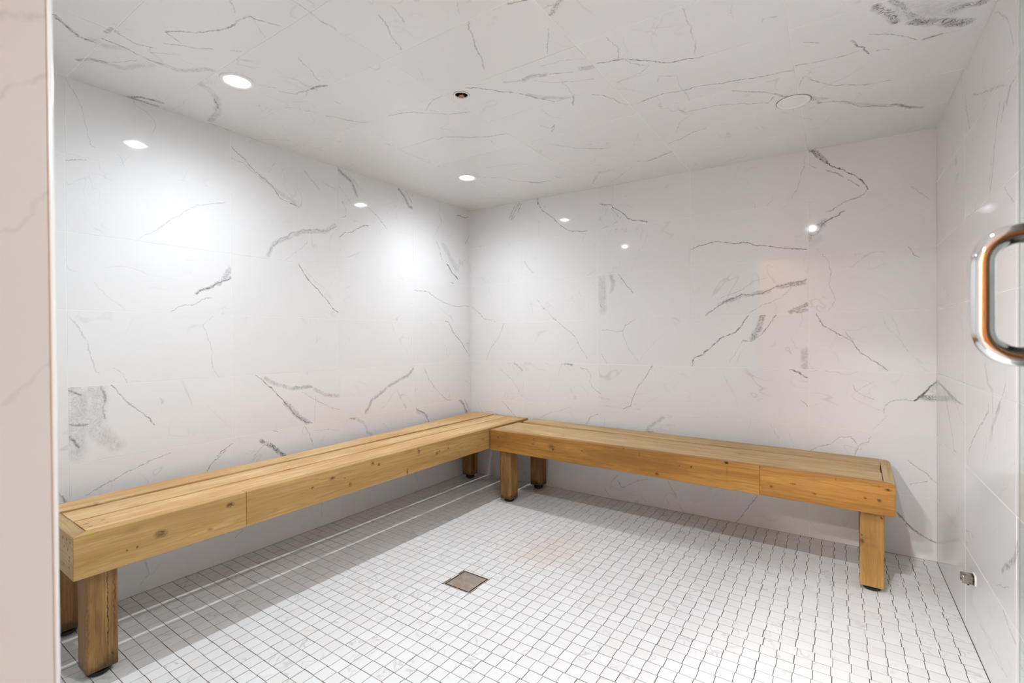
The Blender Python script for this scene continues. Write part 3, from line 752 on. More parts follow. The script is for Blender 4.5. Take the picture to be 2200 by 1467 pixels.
# floor slab, then its mosaic
floor = link('floor', mesh_bm('floor', box_bm((-SK, YB-2.4, -0.10), (LX+SK+0.6, SK, -0.0007))), GROUT_DARK); tag(floor, kind='structure')
def mosaic_mat():
    k = NT('mosaic_marble')
    pos = k.n('ShaderNodeNewGeometry').outputs['Position']
    cell = k.vec('FLOOR', k.vec('MULTIPLY', k.vec('SUBTRACT', pos, (2.7379, -2.2022, 0)), (1/PI_, 1/PI_, 0)))
    wn = k.n('ShaderNodeTexWhiteNoise'); wn.noise_dimensions = '3D'; k.l(cell, wn.inputs['Vector'])
    tone = wn.outputs['Value']
    base = k.mix(k.mr(tone, 0, 1, 0, 1), (0.85, 0.85, 0.845), (0.80, 0.795, 0.785))
    sh = k.n('ShaderNodeSeparateColor'); k.l(wn.outputs['Color'], sh.inputs[0])
    warm = k.mr(sh.outputs[1], 0.6, 1.0, 0.0, 0.35)
    base = k.mix(warm, base, (0.80, 0.755, 0.715))
    off = k.vec('ADD', pos, k.vec('SCALE', wn.outputs['Color'], scale=0.35))
    r = k.mr(k.math('ABSOLUTE', k.math('SUBTRACT', k.noise(off, 9.0, 3.0, 0.55, 0.8), 0.5)), 0.0, 0.030, 1.0, 0.0)
    m = k.mr(k.noise(off, 6.0, 1.0), 0.53, 0.66, 0.0, 0.42)
    col = k.mix(k.math('MULTIPLY', r, m), base, (0.33, 0.32, 0.31))
    # rust-coloured stain in the middle of the floor
    d = k.vec('LENGTH', k.vec('MULTIPLY', k.vec('SUBTRACT', pos, (1.24, -0.88, 0)), (5.0, 4.2, 1)))
    st = k.math('MULTIPLY', k.mr(d, 0.2, 1.3, 1.0, 0.0, smooth=True), k.mr(sh.outputs[2], 0.0, 1.0, 0.10, 0.55))
    col = k.mix(st, col, (0.78, 0.60, 0.45))
    k.l(col, k.b.inputs['Base Color']); k.b.inputs['Roughness'].default_value = 0.30
    k.b.inputs['Specular IOR Level'].default_value = 0.35
    return k.m
PI_ = 0.0506
MOSAIC = mosaic_mat()
DR = (1.0955, -1.3745, 0.0735)      # drain centre, half size incl. frame
def jit(i, j, a): 
    r = random.Random(i*7919 + j*104729); return [r.uniform(-1, 1)*a for _ in range(6)]
cells = []
i0, i1 = int((0-2.7379)/PI_)-1, int((LX-2.7379)/PI_)+1
j0, j1 = int((YB-0.02+2.2022)/PI_)-1, int((0+2.2022)/PI_)+1
g = 0.00100
for j in range(j0, j1+1):
    rowo = (0.0019 if j % 2 else -0.0019) + jit(j, 991, 0.0015)[0]
    for i in range(i0, i1+1):
        q = jit(i, j, 1.0)
        colo = jit(i, 557, 0.0006)[0]
        x0 = 2.7379 + i*PI_ + g; x1 = x0 + PI_ - 2*g
        y0 = -2.2022 + j*PI_ + g; y1 = y0 + PI_ - 2*g
        x0 += rowo + q[0]*0.0004; x1 += rowo + q[0]*0.0004; y0 += colo + q[1]*0.0003; y1 += colo + q[1]*0.0003
        rot = q[2]*0.006; h = q[3]*0.00012
        full = True
        X0, X1, Y0, Y1 = max(x0, 0.0028), min(x1, LX-0.0028), max(y0, YB-0.02), min(y1, -0.0028)
        if X1-X0 < 0.004 or Y1-Y0 < 0.004: continue
        # the last tile of a row is cut to reach the wall
        if LX-X1 < 0.009: X1 = LX-0.0022
        if X0 < 0.009: X0 = 0.0022
        if -Y1 < 0.009: Y1 = -0.0022
        if (X0, X1, Y0, Y1) != (x0, x1, y0, y1): full = False
        # the front wall stands on the floor
        if Y0 < YF+0.004:
            if X0 < XJ+0.006 and Y1 > YF+0.006: Y0 = YF+0.004; full = False
            elif X0 < XJ+0.006: 
                if X1 > XJ+0.01: X0 = XJ+0.006; full = False
                else: continue
            elif X1 > XR-0.004 and Y1 > YF+0.006: Y0 = YF+0.004; full = False
            elif X1 > XR-0.004: continue
        # the drain
        dx0, dx1, dy0, dy1 = DR[0]-DR[2], DR[0]+DR[2], DR[1]-DR[2], DR[1]+DR[2]
        if X0 < dx1 and X1 > dx0 and Y0 < dy1 and Y1 > dy0:
            full = False
            opts = [(dx0-X0, 'x1', dx0), (X1-dx1, 'x0', dx1), (dy0-Y0, 'y1', dy0), (Y1-dy1, 'y0', dy1)]
            b_ = max(opts, key=lambda t: t[0])
            if b_[0] < 0.004: continue
            if b_[1] == 'x1': X1 = b_[2]
            elif b_[1] == 'x0': X0 = b_[2]
            elif b_[1] == 'y1': Y1 = b_[2]
            else: Y0 = b_[2]
        cells.append((X0, X1, Y0, Y1, rot if full else 0.0, h, full))
def in_view(x, y):
    d = Vector((x, y, 0)) - CAM; z = d.dot(fw)
    if z < 0.3: return None
    px, py = 1100+F_PX*d.dot(R_)/z, 733.5-F_PX*d.dot(U_)/z
    return z if (140 < px < 2110 and py < 1462 and x > 0.60) else None
near = sorted((z, n) for n, cc in enumerate(cells) if cc[6] for z in [in_view((cc[0]+cc[1])/2, (cc[2]+cc[3])/2)] if z)
near = {n for z, n in near[:300]}
MT = tile_mesh([(-PI_/2+g, -PI_/2+g), (PI_/2-g, -PI_/2+g), (PI_/2-g, PI_/2-g), (-PI_/2+g, PI_/2-g)], 0.0007, 0.0003)
MT.materials.clear(); MT.materials.append(MOSAIC)
for n in near:
    X0, X1, Y0, Y1, rot, h, _ = cells[n]
    link('tile', MT, None, floor, Matrix.Translation(((X0+X1)/2, (Y0+Y1)/2, -0.0006+h)) @ Matrix.Rotation(rot, 4, 'Z'))
vs, fs = [], []
for n, (X0, X1, Y0, Y1, rot, h, _) in enumerate(cells):
    if n in near: continue
    cx_, cy_ = (X0+X1)/2, (Y0+Y1)/2; hx, hy = (X1-X0)/2, (Y1-Y0)/2; b0 = len(vs)
    for ins, z in ((0, -0.0006), (0, -0.0002+h), (0.0003, 0.0001+h)):
        for sx, sy in ((-1, -1), (1, -1), (1, 1), (-1, 1)):
            ax, ay = sx*(hx-ins), sy*(hy-ins)
            vs.append((cx_+ax*math.cos(rot)-ay*math.sin(rot), cy_+ax*math.sin(rot)+ay*math.cos(rot), z))
    fs.append((b0+8, b0+9, b0+10, b0+11))
    for q in range(4):
        r_ = (q+1) % 4
        fs += [(b0+q, b0+r_, b0+4+r_, b0+4+q), (b0+4+q, b0+4+r_, b0+8+r_, b0+8+q)]
me = bpy.data.meshes.new('mosaic_tiles'); me.from_pydata(vs, [], fs); me.materials.append(MOSAIC)
tag(link('mosaic_tiles', me, None, floor), kind='stuff')

# ------------------------------------------------------------------ the hallway behind the camera
HB = -5.4
hw_mat = plain('beige_hall_paint', (0.80, 0.73, 0.66), 0.6)
def hs(name, lo, hi, m): return tag(box(name, lo, hi, m), kind='structure')
hs('wall_hall_left', (-0.12, HB, -0.0007), (0.0, YB, 2.6), hw_mat)
hs('wall_hall_far', (-0.12, HB-0.1, -0.0007), (3.5, HB, 2.6), hw_mat)
hs('ceiling_hall', (-0.12, HB, 2.40), (3.5, YB, 2.5), plain('white_hall_ceiling', (0.8, 0.77, 0.72), 0.7))
header = hs('wall_front_header', (-0.12, YB-0.02, 2.2), (3.5, YB, 2.6), hw_mat)
hall_floor = hs('floor_hall', (0.0, HB, -0.0007), (3.4, YB-0.021, 0.0), plain('grey_hall_floor', (0.42, 0.38, 0.34), 0.5))
cedar = wood('cedar_cladding', (0.62, 0.25, 0.055), (0.40, 0.14, 0.025))
wr = hs('wall_hall_right', (3.4, HB, -0.0007), (3.5, YB, 2.6), cedar)
for k in range(17):
    link('board', CACHE.setdefault('cedar', mesh_bm('board', box_bm((-1.14, -0.068, 0), (1.14, 0.068, 0.014), 0.003))), cedar, wr,
         Matrix(((0, 0, -1, 3.399), (1, 0, 0, (HB+YB)/2), (0, -1, 0, 0.08+0.142*k), (0, 0, 0, 1))))
wfc = tag(box('wall_hall_panel', (1.30, HB, -0.0007), (3.398, HB+0.02, 2.399), cedar), kind='structure')  # unseen cladding added so the chrome pull picks up an orange reflection
for k in range(17):
    link('board', CACHE.setdefault('cedar2', mesh_bm('board', box_bm((-1.04, -0.068, 0), (1.04, 0.068, 0.014), 0.003))), cedar, wfc,
         Matrix(((1, 0, 0, 2.345), (0, 0, 1, HB+0.0205), (0, 1, 0, 0.08+0.142*k), (0, 0, 0, 1))))

# ------------------------------------------------------------------ benches
def bench_frame(name, x0, y0, ztop, a, e, ti, back):
    """local axes: X along the bench from its first front corner, Y from the front towards the wall, Z up"""
    if back: al, ac = Vector((math.cos(a), math.sin(a), e)), Vector((-math.sin(a), math.cos(a), ti))
    else:    al, ac = Vector((math.sin(a), math.cos(a), e)), Vector((-math.cos(a), math.sin(a), ti))
    al.normalize(); u3 = al.cross(ac).normalized(); ac = u3.cross(al).normalized()
    o = empty(name)
    org = Vector((x0, y0, ztop)) - u3*ztop
    o.matrix_basis = Matrix(((al.x, ac.x, u3.x, org.x), (al.y, ac.y, u3.y, org.y), (al.z, ac.z, u3.z, org.z), (0, 0, 0, 1)))
    return o
def member(name, poly, z0, z1, mat, parent, bevel=0.0022, tilt=None, along='x'):
    """poly in bench coordinates; the object's own X axis runs along the grain"""
    cx = (min(p[0] for p in poly)+max(p[0] for p in poly))/2; cy_ = (min(p[1] for p in poly)+max(p[1] for p in poly))/2; cz = (z0+z1)/2
    if along == 'x': loc = [(x-cx, y-cy_) for x, y in poly]; R = Matrix.Identity(4)
    else: loc = [(y-cy_, -(x-cx)) for x, y in poly]; R = Matrix.Rotation(math.pi/2, 4, 'Z')
    M = Matrix.Translation((cx, cy_, cz)) @ R
    if tilt: M = M @ Euler(tilt).to_matrix().to_4x4()
    return link(name, mesh_bm(name, prism_bm(loc, z0-cz, z1-cz, bevel)), mat, parent, M)
def rect(x0, x1, y0, y1): return [(x0, y0), (x1, y0), (x1, y1), (x0, y1)]
def leg(parent, s0, t0, w, d, z0, z1, mat, foot_r=0.032, floor_z=0.0):
    h = z1-z0
    bm = box_bm((-h/2, -w/2, -d/2), (h/2, w/2, d/2), 0.006)
    # object X runs up the leg so that the grain does too
    M = Matrix(((0, 1, 0, s0+w/2), (0, 0, 1, t0+d/2), (1, 0, 0, (z0+z1)/2), (0, 0, 0, 1)))
    L = link('leg', mesh_bm('leg', bm), mat, parent, M)
    fh = z0-floor_z
    fb = lathe_bm([(foot_r*0.80, -fh), (foot_r, -fh*0.80), (foot_r, -fh*0.35), (foot_r*0.55, -fh*0.15), (foot_r*0.5, 0.0)], 28, True, True)
    Mf = M.inverted() @ Matrix.Translation((s0+w/2, t0+d/2, z0))
    f = link('foot', mesh_bm('foot', fb, False), RUBBER, L, Mf)
    f['label'] = 'round black levelling foot under the leg'
    return L
RW, TB = 0.038, 0.018      # rail thickness, seat board thickness

sp = lambda lst, ax: [(*q, ax) for q in lst]
LF1=[(0.553,-2.333,0.418,22,14,0.8),(0.553,-2.110,0.450,18,11,0.8),(0.554,-1.958,0.425,24,14,0.8),(0.553,-2.180,0.380,12,7,0.5),(0.552,-2.428,0.396,5,4,0.9),(0.553,-2.400,0.397,5,4,0.9),(0.554,-2.406,0.461,25,14,0.12)]
LF2=[(0.554,-1.670,0.441,18,10,0.7),(0.554,-1.602,0.426,6,5,0.8),(0.554,-1.572,0.391,9,14,0.7),(0.554,-1.768,0.425,6,6,0.9),(0.555,-1.441,0.459,13,11,0.7),(0.555,-1.402,0.447,10,9,0.8),(0.555,-1.211,0.366,7,20,0.7),
 (0.555,-1.133,0.473,14,8,0.5),(0.555,-1.127,0.456,10,18,0.7),(0.556,-0.983,0.418,12,9,0.8),(0.556,-0.964,0.426,8,7,0.8),(0.556,-0.888,0.429,6,6,0.9),(0.557,-0.554,0.420,20,6,0.5),(0.556,-0.784,0.367,10,5,0.4)]
LEs=[(0.448,0.460),(0.491,0.464),(0.523,0.461),(0.464,0.435),(0.500,0.434),(0.517,0.414),(0.456,0.380),(0.513,0.381),(0.514,0.402)]
BF1=[(0.629,-0.492,0.432,6,5,0.8),(0.638,-0.492,0.371,6,5,0.8),(1.032,-0.503,0.423,26,16,0.55),(1.045,-0.504,0.407,9,8,0.9),(0.907,-0.500,0.450,8,20,0.3),(0.696,-0.494,0.450,26,20,0.2),(0.902,-0.500,0.422,12,8,0.4),
 (1.675,-0.521,0.362,11,10,1),(1.790,-0.525,0.423,5,5,0.7),(1.848,-0.526,0.424,7,6,0.8),(2.012,-0.531,0.471,12,9,1.3),(1.580,-0.519,0.452,4,14,0.6),(1.492,-0.516,0.470,6,6,0.6),(1.237,-0.509,0.423,6,5,0.7),(2.014,-0.531,0.418,4,50,0.25)]
BF2=[(2.203,-0.536,0.389,9,6,0.7),(2.287,-0.539,0.415,13,5,0.8),(2.368,-0.541,0.387,9,5,0.8),(2.546,-0.546,0.404,7,6,0.8),(2.593,-0.547,0.400,9,6,0.9),(2.621,-0.548,0.449,14,6,0.8),(2.445,-0.543,0.466,4,10,0.5),(2.590,-0.547,0.458,26,5,0.5)]
LTS=[(0.234,-2.428,0.482,28,9,0.7),(0.444,-2.499,0.482,10,4,0.8),(0.480,-2.500,0.482,10,4,0.8),(0.445,-2.460,0.482,10,4,0.8),(0.485,-2.459,0.482,10,4,0.8),(0.320,-2.364,0.482,26,5,0.4),(0.178,-2.271,0.482,24,6,0.5),(0.141,-2.197,0.482,25,6,0.4),
 (0.379,-1.773,0.482,14,5,0.6),(0.176,-1.789,0.482,24,6,0.5),(0.238,-1.623,0.482,14,5,0.5),(0.331,-1.618,0.482,20,5,0.4),(0.512,-1.108,0.482,10,5,0.5),(0.291,-0.963,0.482,8,4,0.5),(0.356,-0.808,0.482,10,4,0.4)]
BTS=[(1.216,-0.354,0.476,9,4,0.6),(1.345,-0.426,0.476,9,5,0.6),(1.685,-0.457,0.476,9,4,0.6),(1.721,-0.159,0.476,14,6,0.6),(1.840,-0.311,0.476,9,5,0.6),(1.836,-0.387,0.476,9,4,0.6),(1.936,-0.094,0.476,30,8,0.6),(2.040,-0.328,0.476,16,10,0.6),(1.929,-0.218,0.476,30,6,0.4),
 (2.530,-0.167,0.476,12,4,0.7),(2.563,-0.155,0.476,12,4,0.7),(2.564,-0.104,0.476,10,3,0.6),(2.536,-0.284,0.476,10,4,0.7),(0.591,-0.270,0.476,16,4,0.6),(0.811,-0.261,0.476,22,5,0.4),(0.875,-0.365,0.476,14,4,0.4)]
w_front = wood('pale_fir_front_rail', (0.63, 0.395, 0.155), (0.46, 0.265, 0.08), sp(LF1, 'y'), 0.5, (0.46, 0.27, 0.095), yellow=(0.552, -2.518, 0.477))
w_front2 = wood('pale_fir_front_rail', (0.63, 0.395, 0.155), (0.46, 0.265, 0.08), sp(LF2, 'y'), 0.5, (0.46, 0.27, 0.095))
w_end = wood('pale_fir_end_rail', (0.62, 0.44, 0.22), (0.50, 0.33, 0.14), [(x, -2.559, z, 6, 5.5, 0.9, 'x') for x, z in LEs], 0.55)
w_topL = wood('weathered_honey_boards', (0.78, 0.56, 0.30), (0.58, 0.33, 0.12), sp(LTS, 'y'), 0.5, (0.55, 0.28, 0.095))
w_bfront = wood('aged_amber_front_rail', (0.54, 0.275, 0.062), (0.37, 0.16, 0.028), sp(BF1, 'x'), 0.45, (0.26, 0.115, 0.022))
w_bfront2 = wood('aged_amber_front_rail', (0.54, 0.275, 0.062), (0.37, 0.16, 0.028), sp(BF2, 'x'), 0.45, (0.26, 0.115, 0.022))
w_topB = wood('weathered_tan_boards', (0.68, 0.48, 0.25), (0.50, 0.315, 0.135), sp(BTS, 'x'), 0.55, (0.40, 0.26, 0.13))
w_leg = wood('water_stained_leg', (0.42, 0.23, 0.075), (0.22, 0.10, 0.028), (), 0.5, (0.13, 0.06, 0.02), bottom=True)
w_legp = wood('pale_leg', (0.52, 0.29, 0.085), (0.36, 0.18, 0.045), (), 0.5, (0.25, 0.13, 0.04))

w_legfr = wood('knotty_leg', (0.52, 0.29, 0.085), (0.36, 0.18, 0.045), [(2.533, -0.505, 0.232, 11, 6, 1.0, 'x'), (2.536, -0.505, 0.206, 12, 15, 0.7, 'x'), (2.545, -0.505, 0.222, 22, 6, 0.35, 'x'),
  (2.602, -0.505, 0.316, 6, 8, 0.95, 'x'), (2.612, -0.505, 0.140, 6, 34, 0.8, 'x'), (2.563, -0.505, 0.195, 26, 14, 0.22, 'x')], 0.5, (0.30, 0.15, 0.035))
w_legnl = wood('split_leg', (0.42, 0.235, 0.08), (0.22, 0.105, 0.03), [(0.514, -2.467, 0.20, 2, 170, 1.1, 'v'), (0.514, -2.450, 0.22, 3, 150, 0.6, 'v'), (0.514, -2.517, 0.20, 5, 150, 0.45, 'v'), (0.514, -2.455, 0.06, 4, 30, 0.8, 'v')], 0.5, (0.13, 0.06, 0.02), bottom=True)

# bench along the left wall
bl = bench_frame('wooden_bench', 0.5522, -2.5593, 0.482, 0.0022, 0.0008, 0.0091, False)
tag(bl, 'long pale wooden bench along the left wall, nearer end cut off by the doorway', 'bench')
LL, ZT, AP = 2.545, 0.482, 0.1345
sm = 0.5095
member('front_rail', [(0.0, 0.0), (sm-0.0003, 0.0), (sm-0.0003, RW), (RW, RW)], ZT-AP, ZT, w_front, bl)
member('front_rail', [(sm+0.0003, 0.0), (LL, 0.0), (LL-RW, RW), (sm+0.0003, RW)], ZT-AP, ZT, w_front2, bl)
member('end_rail', [(0.0, 0.0006), (RW-0.0006, RW+0.0004), (RW-0.0006, 0.304), (0.0, 0.304)][::1], ZT-AP, ZT, w_end, bl, along='y')
member('end_rail', [(LL, 0.0006), (LL, 0.304), (LL-RW+0.0006, 0.304), (LL-RW+0.0006, RW+0.0004)], ZT-AP, ZT, w_end, bl, along='y')
member('seat_board', rect(RW+0.0025, LL-RW-0.002, RW+0.0015, 0.1635), ZT-TB, ZT-0.0005, w_topL, bl)
member('seat_board', rect(RW+0.0015, LL-RW-0.002, 0.1750, 0.2975), ZT-TB, ZT-0.001, w_topL, bl)
member('seat_board', [(0.010, 0.3115), (LL-0.004, 0.3115), (LL-0.004, 0.500), (1.9, 0.462), (1.3, 0.425), (0.85, 0.402), (0.40, 0.425), (0.010, 0.415)], ZT-TB+0.003, ZT+0.003, w_topL, bl)
member('back_rail', rect(0.01, LL-0.01, 0.398, 0.494), ZT-AP-0.01, ZT-0.045, w_legp, bl)  # unseen rail, widened to block lamp light from falling behind the seat
for s_ in (0.06, 0.85, 1.70, 2.43):
    member('cross_batten', rect(s_, s_+0.04, RW+0.001, 0.397), ZT-0.085, ZT-TB-0.0005, w_legp, bl, along='y')
def lLeg(x0, x1, y0, zb, m): return leg(bl, y0+2.5593, 0.5522-x1, 0.083, x1-x0, zb, ZT-AP+(-0.0005 if x1 > 0.4 else 0.0), m)
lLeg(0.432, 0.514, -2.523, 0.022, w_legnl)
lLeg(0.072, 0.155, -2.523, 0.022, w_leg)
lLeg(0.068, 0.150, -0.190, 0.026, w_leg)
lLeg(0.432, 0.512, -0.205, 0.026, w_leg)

# bench along the back wall
bb = bench_frame('wooden_bench', 0.5640, -0.4905, 0.476, -0.028, -0.0009, 0.0098, True)
tag(bb, 'amber-stained wooden bench against the back wall, its free end near the right wall', 'bench')
LB, ZB, AB = 2.0815, 0.476, 0.1325
sb = 1.5905
member('front_rail', [(0.0, 0.0), (sb-0.0003, 0.0), (sb-0.0003, RW), (0.004, RW)], ZB-AB, ZB, w_bfront, bb)
member('front_rail', [(sb+0.0003, 0.0), (LB, 0.0), (LB-RW, RW), (sb+0.0003, RW)], ZB-AB, ZB, w_bfront2, bb)
member('end_rail', [(LB, 0.0006), (LB, 0.405), (LB-0.004, 0.432), (LB-0.012, 0.4500), (LB-RW+0.0006, 0.4545), (LB-RW+0.0006, RW+0.0004)], ZB-AB, ZB, w_topB, bb, along='y')
member('end_rail', rect(0.002, RW, RW+0.001, 0.45), ZB-AB, ZB-TB-0.001, w_bfront, bb, along='y')
member('seat_board', rect(0.002, LB-RW-0.0015, RW+0.0015, 0.1775), ZB-TB, ZB-0.0005, w_topB, bb)
member('seat_board', rect(0.004, LB-RW-0.0040, 0.1795, 0.3150), ZB-TB, ZB-0.0015, w_topB, bb)
member('seat_board', rect(0.045, LB-RW-0.0020, 0.3200, 0.4545), ZB-TB+0.005, ZB+0.005, w_topB, bb, tilt=(0, 0.0035, 0))
member('back_rail', rect(0.04, LB-RW-0.002, 0.405, 0.440), ZB-AB, ZB-TB-0.004, w_legp, bb)
for s_ in (0.14, 0.75, 1.4, 1.96):
    member('cross_batten', rect(s_, s_+0.04, RW+0.001, 0.404), ZB-0.085, ZB-TB-0.002, w_legp, bb, along='y')
def bLeg(x0, x1, y0, y1, zb, m):
    ca, sa = math.cos(-0.028), math.sin(-0.028); dx, dy = x0-0.5640, y0+0.4905
    return leg(bb, dx*ca+dy*sa, -dx*sa+dy*ca, x1-x0, y1-y0, zb, ZB-AB, m)
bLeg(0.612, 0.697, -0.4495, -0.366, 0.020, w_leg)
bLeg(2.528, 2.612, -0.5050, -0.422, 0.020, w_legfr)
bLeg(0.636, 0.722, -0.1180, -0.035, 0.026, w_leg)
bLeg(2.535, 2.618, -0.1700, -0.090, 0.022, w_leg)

# ------------------------------------------------------------------ ceiling fittings
def tilt_to_ceiling(o, x, y):
    n = Vector((-0.0187, 0.0059, -1)).normalized()*-1
    o.matrix_basis = Matrix.Translation((x, y, ceil_z(x, y)-TH)) @ Vector((0, 0, 1)).rotation_difference(n).to_matrix().to_4x4()
ring_me = mesh_bm('trim_ring', lathe_bm([(0.0625, 0.0), (0.0622, -0.0025), (0.060, -0.0040), (0.052, -0.0045), (0.0455, -0.0032), (0.0455, 0.0)], 48), True)
lens_me = mesh_bm('lens', lathe_bm([(0.0455, -0.0028), (0.035, -0.0036), (0.0160, -0.0040)], 40), True)
core_me = mesh_bm('lens_centre', lathe_bm([(0.0160, -0.0040), (0.010, -0.0043), (0.0012, -0.0044)], 32, False, True), False)
shade_ring_me = mesh_bm('shade_ring', lathe_bm([(0.0655, 0.0), (0.0650, -0.0009), (0.058, -0.0009)], 48), True)  # dark ring imitating the shadow outline round the unlit disc
RING_SHADE = plain('grey_ring_shade', (0.22, 0.21, 0.20), 0.8)
def downlight(x, y, label, lens_mat, group=None, core=None):
    o = empty('recessed_downlight'); tilt_to_ceiling(o, x, y); tag(o, label, 'light', group)
    link('trim_ring', ring_me, WHITE, o)
    if core is None: link('shade_ring', shade_ring_me, RING_SHADE, o)
    l_ = link('lens', lens_me, None, o)
    if not lens_me.materials: lens_me.materials.append(None)
    l_.material_slots[0].link = 'OBJECT'; l_.material_slots[0].material = lens_mat
    if not core_me.materials: core_me.materials.append(None)
    q_ = link('lens_centre', core_me, None, o); q_.material_slots[0].link = 'OBJECT'; q_.material_slots[0].material = core or lens_mat
    return o
downlight(0.520, -2.052, 'lit round downlight in the ceiling, nearer one over the left bench', LENS_ON, None, LED_ON)
downlight(0.520, -0.655, 'lit round downlight in the ceiling, farther one by the back left corner', LENS_ON, None, LED_ON)
downlight(2.265, -2.108, 'lit round downlight over the doorway, seen only as a bright reflection in the wall tiles', LENS_ON, None, LED_DOOR)
dl4 = downlight(2.302, -0.664, 'white unlit round downlight in the ceiling on the right', LENS_OFF)
# hallway lamps that light the door reveal
def hall_lamp(x, y, label):
    o = empty('hall_downlight', (x, y, 2.40)); tag(o, label, 'light', 'warm hallway downlights')
    link('trim_ring', ring_me, WHITE, o)
    l_ = link('lens', lens_me, None, o); l_.material_slots[0].link = 'OBJECT'; l_.material_slots[0].material = LENS_HALL
    q_ = link('lens_centre', core_me, None, o); q_.material_slots[0].link = 'OBJECT'; q_.material_slots[0].material = LENS_HALL
hall_lamp(1.50, -4.05, 'warm hallway ceiling downlight nearer the doorway')
hall_lamp(1.45, -4.85, 'warm hallway ceiling downlight farther from the doorway')

# fire sprinkler in its cup
spk = empty('fire_sprinkler'); tilt_to_ceiling(spk, *SPR)
tag(spk, 'recessed brass fire sprinkler in a round dark ceiling hole with a white ring', 'sprinkler')
link('shade_ring', mesh_bm('shade_ring', lathe_bm([(0.0345, 0.0), (0.0342, -0.0008), (0.030, -0.0008)], 40), True), plain('grey_shadow_gap', (0.16, 0.15, 0.14), 0.8), spk)  # dark ring imitating the shadow along the escutcheon's outer edge
link('escutcheon', mesh_bm('escutcheon', lathe_bm([(0.0332, 0.0), (0.0330, -0.0022), (0.0305, -0.0034), (0.0285, -0.0030), (0.0262, -0.0008), (0.0262, 0.004)], 40), True), WHITE, spk)
link('cup', mesh_bm('cup', lathe_bm([(0.0262, 0.003), (0.0260, 0.060), (0.0060, 0.060), (0.001, 0.060)], 32), True), plain('dark_brown_cup', (0.020, 0.008, 0.005), 0.6, 0.3), spk)  # cup coloured near-black brown
UP = Matrix.Translation((0, 0, -0.0050)) @ Matrix.Diagonal((0.95, 0.95, 1.0, 1.0))
BRASS = plain('aged_brass', (0.55, 0.30, 0.10), 0.3, 1.0)
link('body', mesh_bm('body', lathe_bm([(0.008, 0.050), (0.008, 0.034), (0.011, 0.033), (0.011, 0.028), (0.0055, 0.026), (0.0045, 0.021)], 20, False, True), False), BRASS, spk, UP)
link('glass_bulb', mesh_bm('glass_bulb', lathe_bm([(0.0012, 0.021), (0.0024, 0.018), (0.0026, 0.012), (0.0020, 0.007), (0.0010, 0.005)], 14, True, True), True), plain('red_bulb', (0.45, 0.03, 0.015), 0.1), spk, UP)
for sx in (-1, 1):
    link('arm', mesh_bm('arm', tube_bm([(sx*0.0070, 0, 0.027), (sx*0.0095, 0, 0.018), (sx*0.0080, 0, 0.008), (sx*0.0030, 0, 0.0030)], 0.0014, 8)), BRASS, spk, UP)
bmd = lathe_bm([(0.0030, 0.0035), (0.0070, 0.0030), (0.0070, 0.0018), (0.0030, 0.0018)], 24, True, True)
for k_ in range(10):
    a_ = 2*math.pi*k_/10; ca, sa = math.cos(a_), math.sin(a_)
    vs_ = [bmd.verts.new((ca*r_-sa*t_, sa*r_+ca*t_, z_)) for r_, t_, z_ in ((0.0068, -0.0013, 0.0018), (0.0135, -0.0018, -0.0006), (0.0135, 0.0018, -0.0006), (0.0068, 0.0013, 0.0018),
          (0.0068, -0.0013, 0.0029), (0.0135, -0.0018, 0.0004), (0.0135, 0.0018, 0.0004), (0.0068, 0.0013, 0.0029))]
    for f_ in ((0, 1, 2, 3), (4, 7, 6, 5), (0, 4, 5, 1), (1, 5, 6, 2), (2, 6, 7, 3), (3, 7, 4, 0)): bmd.faces.new([vs_[q] for q in f_])
link('deflector', mesh_bm('deflector', bmd), BRASS, spk, UP)

# ------------------------------------------------------------------ floor drain
dr = empty('floor_drain', (DR[0], DR[1], -0.0007)); tag(dr, 'square brushed steel drain set flush in the mosaic floor', 'drain')
H = DR[2]-0.0012
def ring_sq(o_, i_, z0, z1):
    bm = bmesh.new()
    V = [[bm.verts.new((sx*r, sy*r, z)) for sx, sy in ((-1, -1), (1, -1), (1, 1), (-1, 1))] for r, z in ((o_, z0), (o_, z1), (i_, z1), (i_, z0))]
    for A, B in zip(V, V[1:]+V[:1]):
        for q in range(4): bm.faces.new((A[q], A[(q+1) % 4], B[(q+1) % 4], B[q]))
    return bm
link('frame', mesh_bm('frame', ring_sq(H, H-0.0035, 0.0, 0.0012)), plain('stained_steel_frame', (0.66, 0.55, 0.49), 0.4, 0.6), dr)
box('gap_shade', (-H+0.0036, -H+0.0036, 0.0), (H-0.0036, H-0.0036, 0.0003), BLACK, dr)  # thin black sheet standing in for the shade in the gap round the plate
km = NT('worn_steel_plate'); pz = km.n('ShaderNodeNewGeometry').outputs['Position']
km.l(km.mix(km.mr(km.noise(pz, 30.0, 4.0), 0.35, 0.65), (0.56, 0.50, 0.44), (0.42, 0.34, 0.27)), km.b.inputs['Base Color'])
km.b.inputs['Metallic'].default_value = 0.75; km.b.inputs['Roughness'].default_value = 0.42
box('grate_plate', (-H+0.0100, -H+0.0100, 0.0004), (H-0.0100, H-0.0100, 0.0014), km.m, dr, 0.0005)

